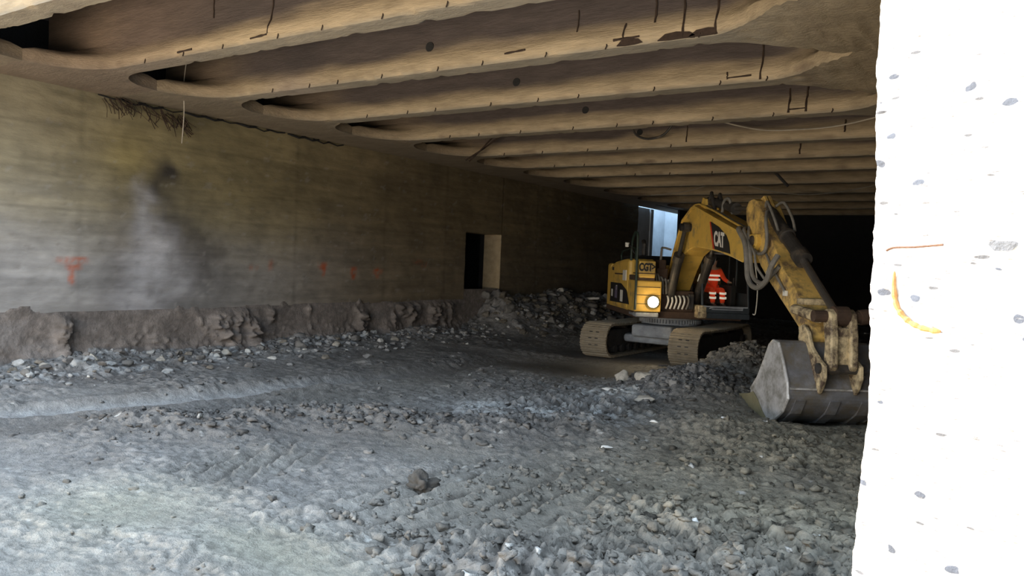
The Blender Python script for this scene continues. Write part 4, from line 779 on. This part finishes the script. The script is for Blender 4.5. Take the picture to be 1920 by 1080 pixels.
MB().box(1.87, 1.90, .40, 1.64, 1.60, 1.635).ob('wiper', M['car'], CB)
MB().tube(spline([(1.75, .55, 1.5), (1.9, .6, 1.58), (1.9, 1.0, 1.60), (1.9, 1.5, 1.58)], 4), .018, 6).ob('wiper_arm', M['car'], CB)
MB().box(1.878, 1.89, .62, 1.5, 1.53, 1.555).ob('grab_bar', M['car'], CB)
up(MB().tube(spline([(1.85, 1.80, 1.45), (1.9, 1.86, 1.5), (1.92, 1.87, 2.2), (1.7, 1.84, 2.9)], 5), .016, 6), 'handrail', M['sticker'])
S_ = up(MB().box(.25, .85, .72, 1.30, 1.62, 1.98).prism([(.2, 1.9), (.40, 1.9), (.30, 2.85), (.16, 2.85)], .74, 1.28), 'seat', M['cabin'], bevel=.05)
up(MB().box(.5, 1.15, .48, .64, 1.5, 2.2).box(.5, 1.15, 1.40, 1.56, 1.5, 2.2), 'control_console', M['cabin'], bevel=.03)
for l in (.56, 1.48): up(MB().tube([(1.08, l, 2.15), (1.12, l, 2.42)], [.015, .03], 8), 'joystick', M['black'])
# ------------------------------------------------------------------ operator
def skin(name, pts, edges, rad, m, parent, root=0, sub=2):
    me = bpy.data.meshes.new(name); me.from_pydata(pts, edges, []); o = bpy.data.objects.new(name, me); put(o, parent); me.materials.append(m)
    s = o.modifiers.new('s', 'SKIN'); s.use_smooth_shade = True
    sv = me.skin_vertices[0].data
    for i, r in enumerate(rad): sv[i].radius = (r, r) if not isinstance(r, tuple) else r; sv[i].use_root = (i == root)
    u = o.modifiers.new('u', 'SUBSURF'); u.levels = sub; u.render_levels = sub; return o
OP = tag(empty('person', EX.location, RZ), 'operator in orange hi-vis jacket with pale bands, sitting in the dark cab', 'person')
L0 = 1.04
body = [(.55, 0, 2.02), (.52, 0, 2.25), (.55, 0, 2.48), (.58, 0, 2.64), (.62, 0, 2.74), (.65, 0, 2.86), (.67, 0, 2.97),
        (.60, -.2, 2.61), (.74, -.29, 2.38), (.98, -.33, 2.30), (1.06, -.34, 2.30), (.60, .2, 2.61), (.74, .29, 2.38), (.98, .33, 2.30), (1.06, .34, 2.30),
        (.62, -.11, 2.02), (1.04, -.15, 2.06), (1.12, -.14, 1.66), (1.27, -.14, 1.58), (.62, .11, 2.02), (1.04, .15, 2.06), (1.12, .14, 1.66), (1.27, .14, 1.58)]
ed = [(0, 1), (1, 2), (2, 3), (3, 4), (4, 5), (5, 6), (3, 7), (7, 8), (8, 9), (9, 10), (3, 11), (11, 12), (12, 13), (13, 14), (0, 15), (15, 16), (16, 17), (17, 18), (0, 19), (19, 20), (20, 21), (21, 22)]
rd = [.15, .14, .16, .12, .055, .095, .08, .06, .048, .034, .035, .06, .048, .034, .035, .085, .07, .05, .04, .085, .07, .05, .04]
bodyo = skin('body', [(x, y+L0, z) for x, y, z in body], ed, rd, M['skin'], OP)
jk = [0, 1, 2, 3, 7, 8, 9, 11, 12, 13]; J = [body[i] for i in jk]; J[0] = (.55, 0, 2.06)
skin('jacket', [(x, y+L0, z) for x, y, z in J], [(0, 1), (1, 2), (2, 3), (3, 4), (4, 5), (5, 6), (3, 7), (7, 8), (8, 9)], [.18, .185, .20, .13, .085, .066, .052, .085, .066, .052], M['orange'], OP)
tk = [0, 15, 16, 17, 19, 20, 21]; T = [body[i] for i in tk]
skin('trousers', [(x, y+L0, z) for x, y, z in T], [(0, 1), (1, 2), (2, 3), (0, 4), (4, 5), (5, 6)], [.17, .105, .092, .07, .105, .092, .07], M['orange'], OP)
for z in (2.47, 2.35):
    q = MB(); n = 20
    V = [(.545+.215*math.cos(a), L0+.225*math.sin(a), z+dz) for dz in (-.028, .028) for a in [2*PI*k/n for k in range(n)]]
    q.add(V, [(k, (k+1) % n, n+(k+1) % n, n+k) for k in range(n)]); q.ob('reflective_band', M['reflect'], OP)
for l in (-.15, .15):
    for f, z in ((1.09, 1.97), (1.115, 1.84)):
        q = MB().tube([(f, L0+l, z-.03), (f+.004, L0+l, z+.03)], .098, 14, cap=False); q.ob('reflective_band', M['reflect'], OP)
q = MB().tube([(1.09, L0-.15, 2.02), (1.10, L0-.15, 2.06)], .1, 12)
for l in (-.14, .14): MB().prism([(1.06, 1.53), (1.38, 1.53), (1.38, 1.59), (1.25, 1.66), (1.06, 1.68)], L0+l-.055, L0+l+.055).ob('boot', M['black'], OP, .02)
hm = MB().tube([(.67, L0, 2.98), (.67, L0, 3.04), (.66, L0, 3.07)], [.13, .11, .04], 16).tube([(.68, L0, 2.965), (.69, L0, 2.985)], .15, 16); hm.ob('helmet', M['hat'], OP)
for s in (-1, 1):
    for k in range(4): MB().tube([(1.07, L0+s*.34+(k-1.5)*.018, 2.31), (1.12, L0+s*.34+(k-1.5)*.020, 2.30), (1.145, L0+s*.34+(k-1.5)*.02, 2.27)], .009, 6).ob('finger', M['skin'], OP)
    MB().tube([(1.06, L0+s*.31, 2.33), (1.10, L0+s*.295, 2.34)], .010, 6).ob('thumb', M['skin'], OP)
fc = MB().tube([(.755, L0, 2.92), (.79, L0, 2.90)], [.012, .018], 6); fc.ob('nose', M['skin'], OP)
for s in (-1, 1): MB().tube([(.745, L0+s*.035, 2.935), (.757, L0+s*.035, 2.935)], .013, 8).ob('eye', M['black'], OP)

# ------------------------------------------------------------------ camera and light
cam = bpy.data.cameras.new('camera'); co = bpy.data.objects.new('camera', cam); COL.objects.link(co)
r = Vector((.83638246, .54653245, .04203168)); u = Vector((-.05330238, .00477505, .998567)); f = Vector((-.54554856, .83742432, -.03312524))
mw = Matrix((r, u, -f)).transposed().to_4x4(); mw.translation = (0, 0, 2.6); co.matrix_world = mw
cam.sensor_width = 36; cam.lens = 1438.52/1920*36; cam.clip_start = .05; cam.clip_end = 300; SC.camera = co
W = bpy.data.worlds.new('sky'); SC.world = W; W.use_nodes = True
bg = W.node_tree.nodes['Background']; bg.inputs[0].default_value = (.62, .80, 1.0, 1); bg.inputs[1].default_value = 1.4
def lamp(name, kind, energy, col, loc, d, **k):
    l = bpy.data.lights.new(name, kind); l.energy = energy; l.color = col
    for a, v in k.items(): setattr(l, a, v)
    o = bpy.data.objects.new(name, l); o.location = loc; o.rotation_euler = Vector(d).to_track_quat('-Z', 'Y').to_euler(); COL.objects.link(o); return o
lamp('sun', 'SUN', 14, (1, .93, .82), (-20, -5, 20), (1, .045, -.53), angle=.01)
# added lamps imitating open sky and warm yard bounce at the tunnel mouth
lamp('portal_sky_fill', 'AREA', 2300, (.72, .85, 1.0), (-9, .2, 9.5), (-.05, .75, -1), shape='RECTANGLE', size=18, size_y=7)
lamp('portal_yard_fill', 'AREA', 1950, (1, .80, .56), (-8, -3.0, .6), (0, 1, .5), shape='RECTANGLE', size=15, size_y=3)
lamp('shaft_sky', 'AREA', 420, (.5, .74, 1.0), (-16.2, 39.4, 7.6), (0, 0, -1), shape='RECTANGLE', size=2.2, size_y=7)
lamp('lamp_beam', 'SPOT', 7, (1, .8, .5), (-8.55+1.99*.602-1.04*.799, 21.9-1.99*.799-1.04*.602, 1.68), (.45, -.8, -.25), spot_size=2.2, shadow_soft_size=.12)
lamp('lamp_spill', 'POINT', 9, (1, .72, .38), (-8.55+2.1*.602-1.04*.799, 21.9-2.1*.799-1.04*.602, 1.68), (0, 0, -1), shadow_soft_size=.08)
lamp('cab_fill', 'POINT', 2.5, (1, .85, .7), (-8.55+1.45*.602+1.0*.799, 21.9-1.45*.799+1.0*.602, 2.75), (0, 0, -1), shadow_soft_size=.15)  # added fill brightening the operator; no fixture in the cab
SC.view_settings.view_transform = 'Standard'; SC.view_settings.look = 'None'; SC.view_settings.exposure = 0
SC.cycles.max_bounces = 6; SC.cycles.diffuse_bounces = 4; SC.cycles.use_denoising = True; SC.cycles.sample_clamp_indirect = 6
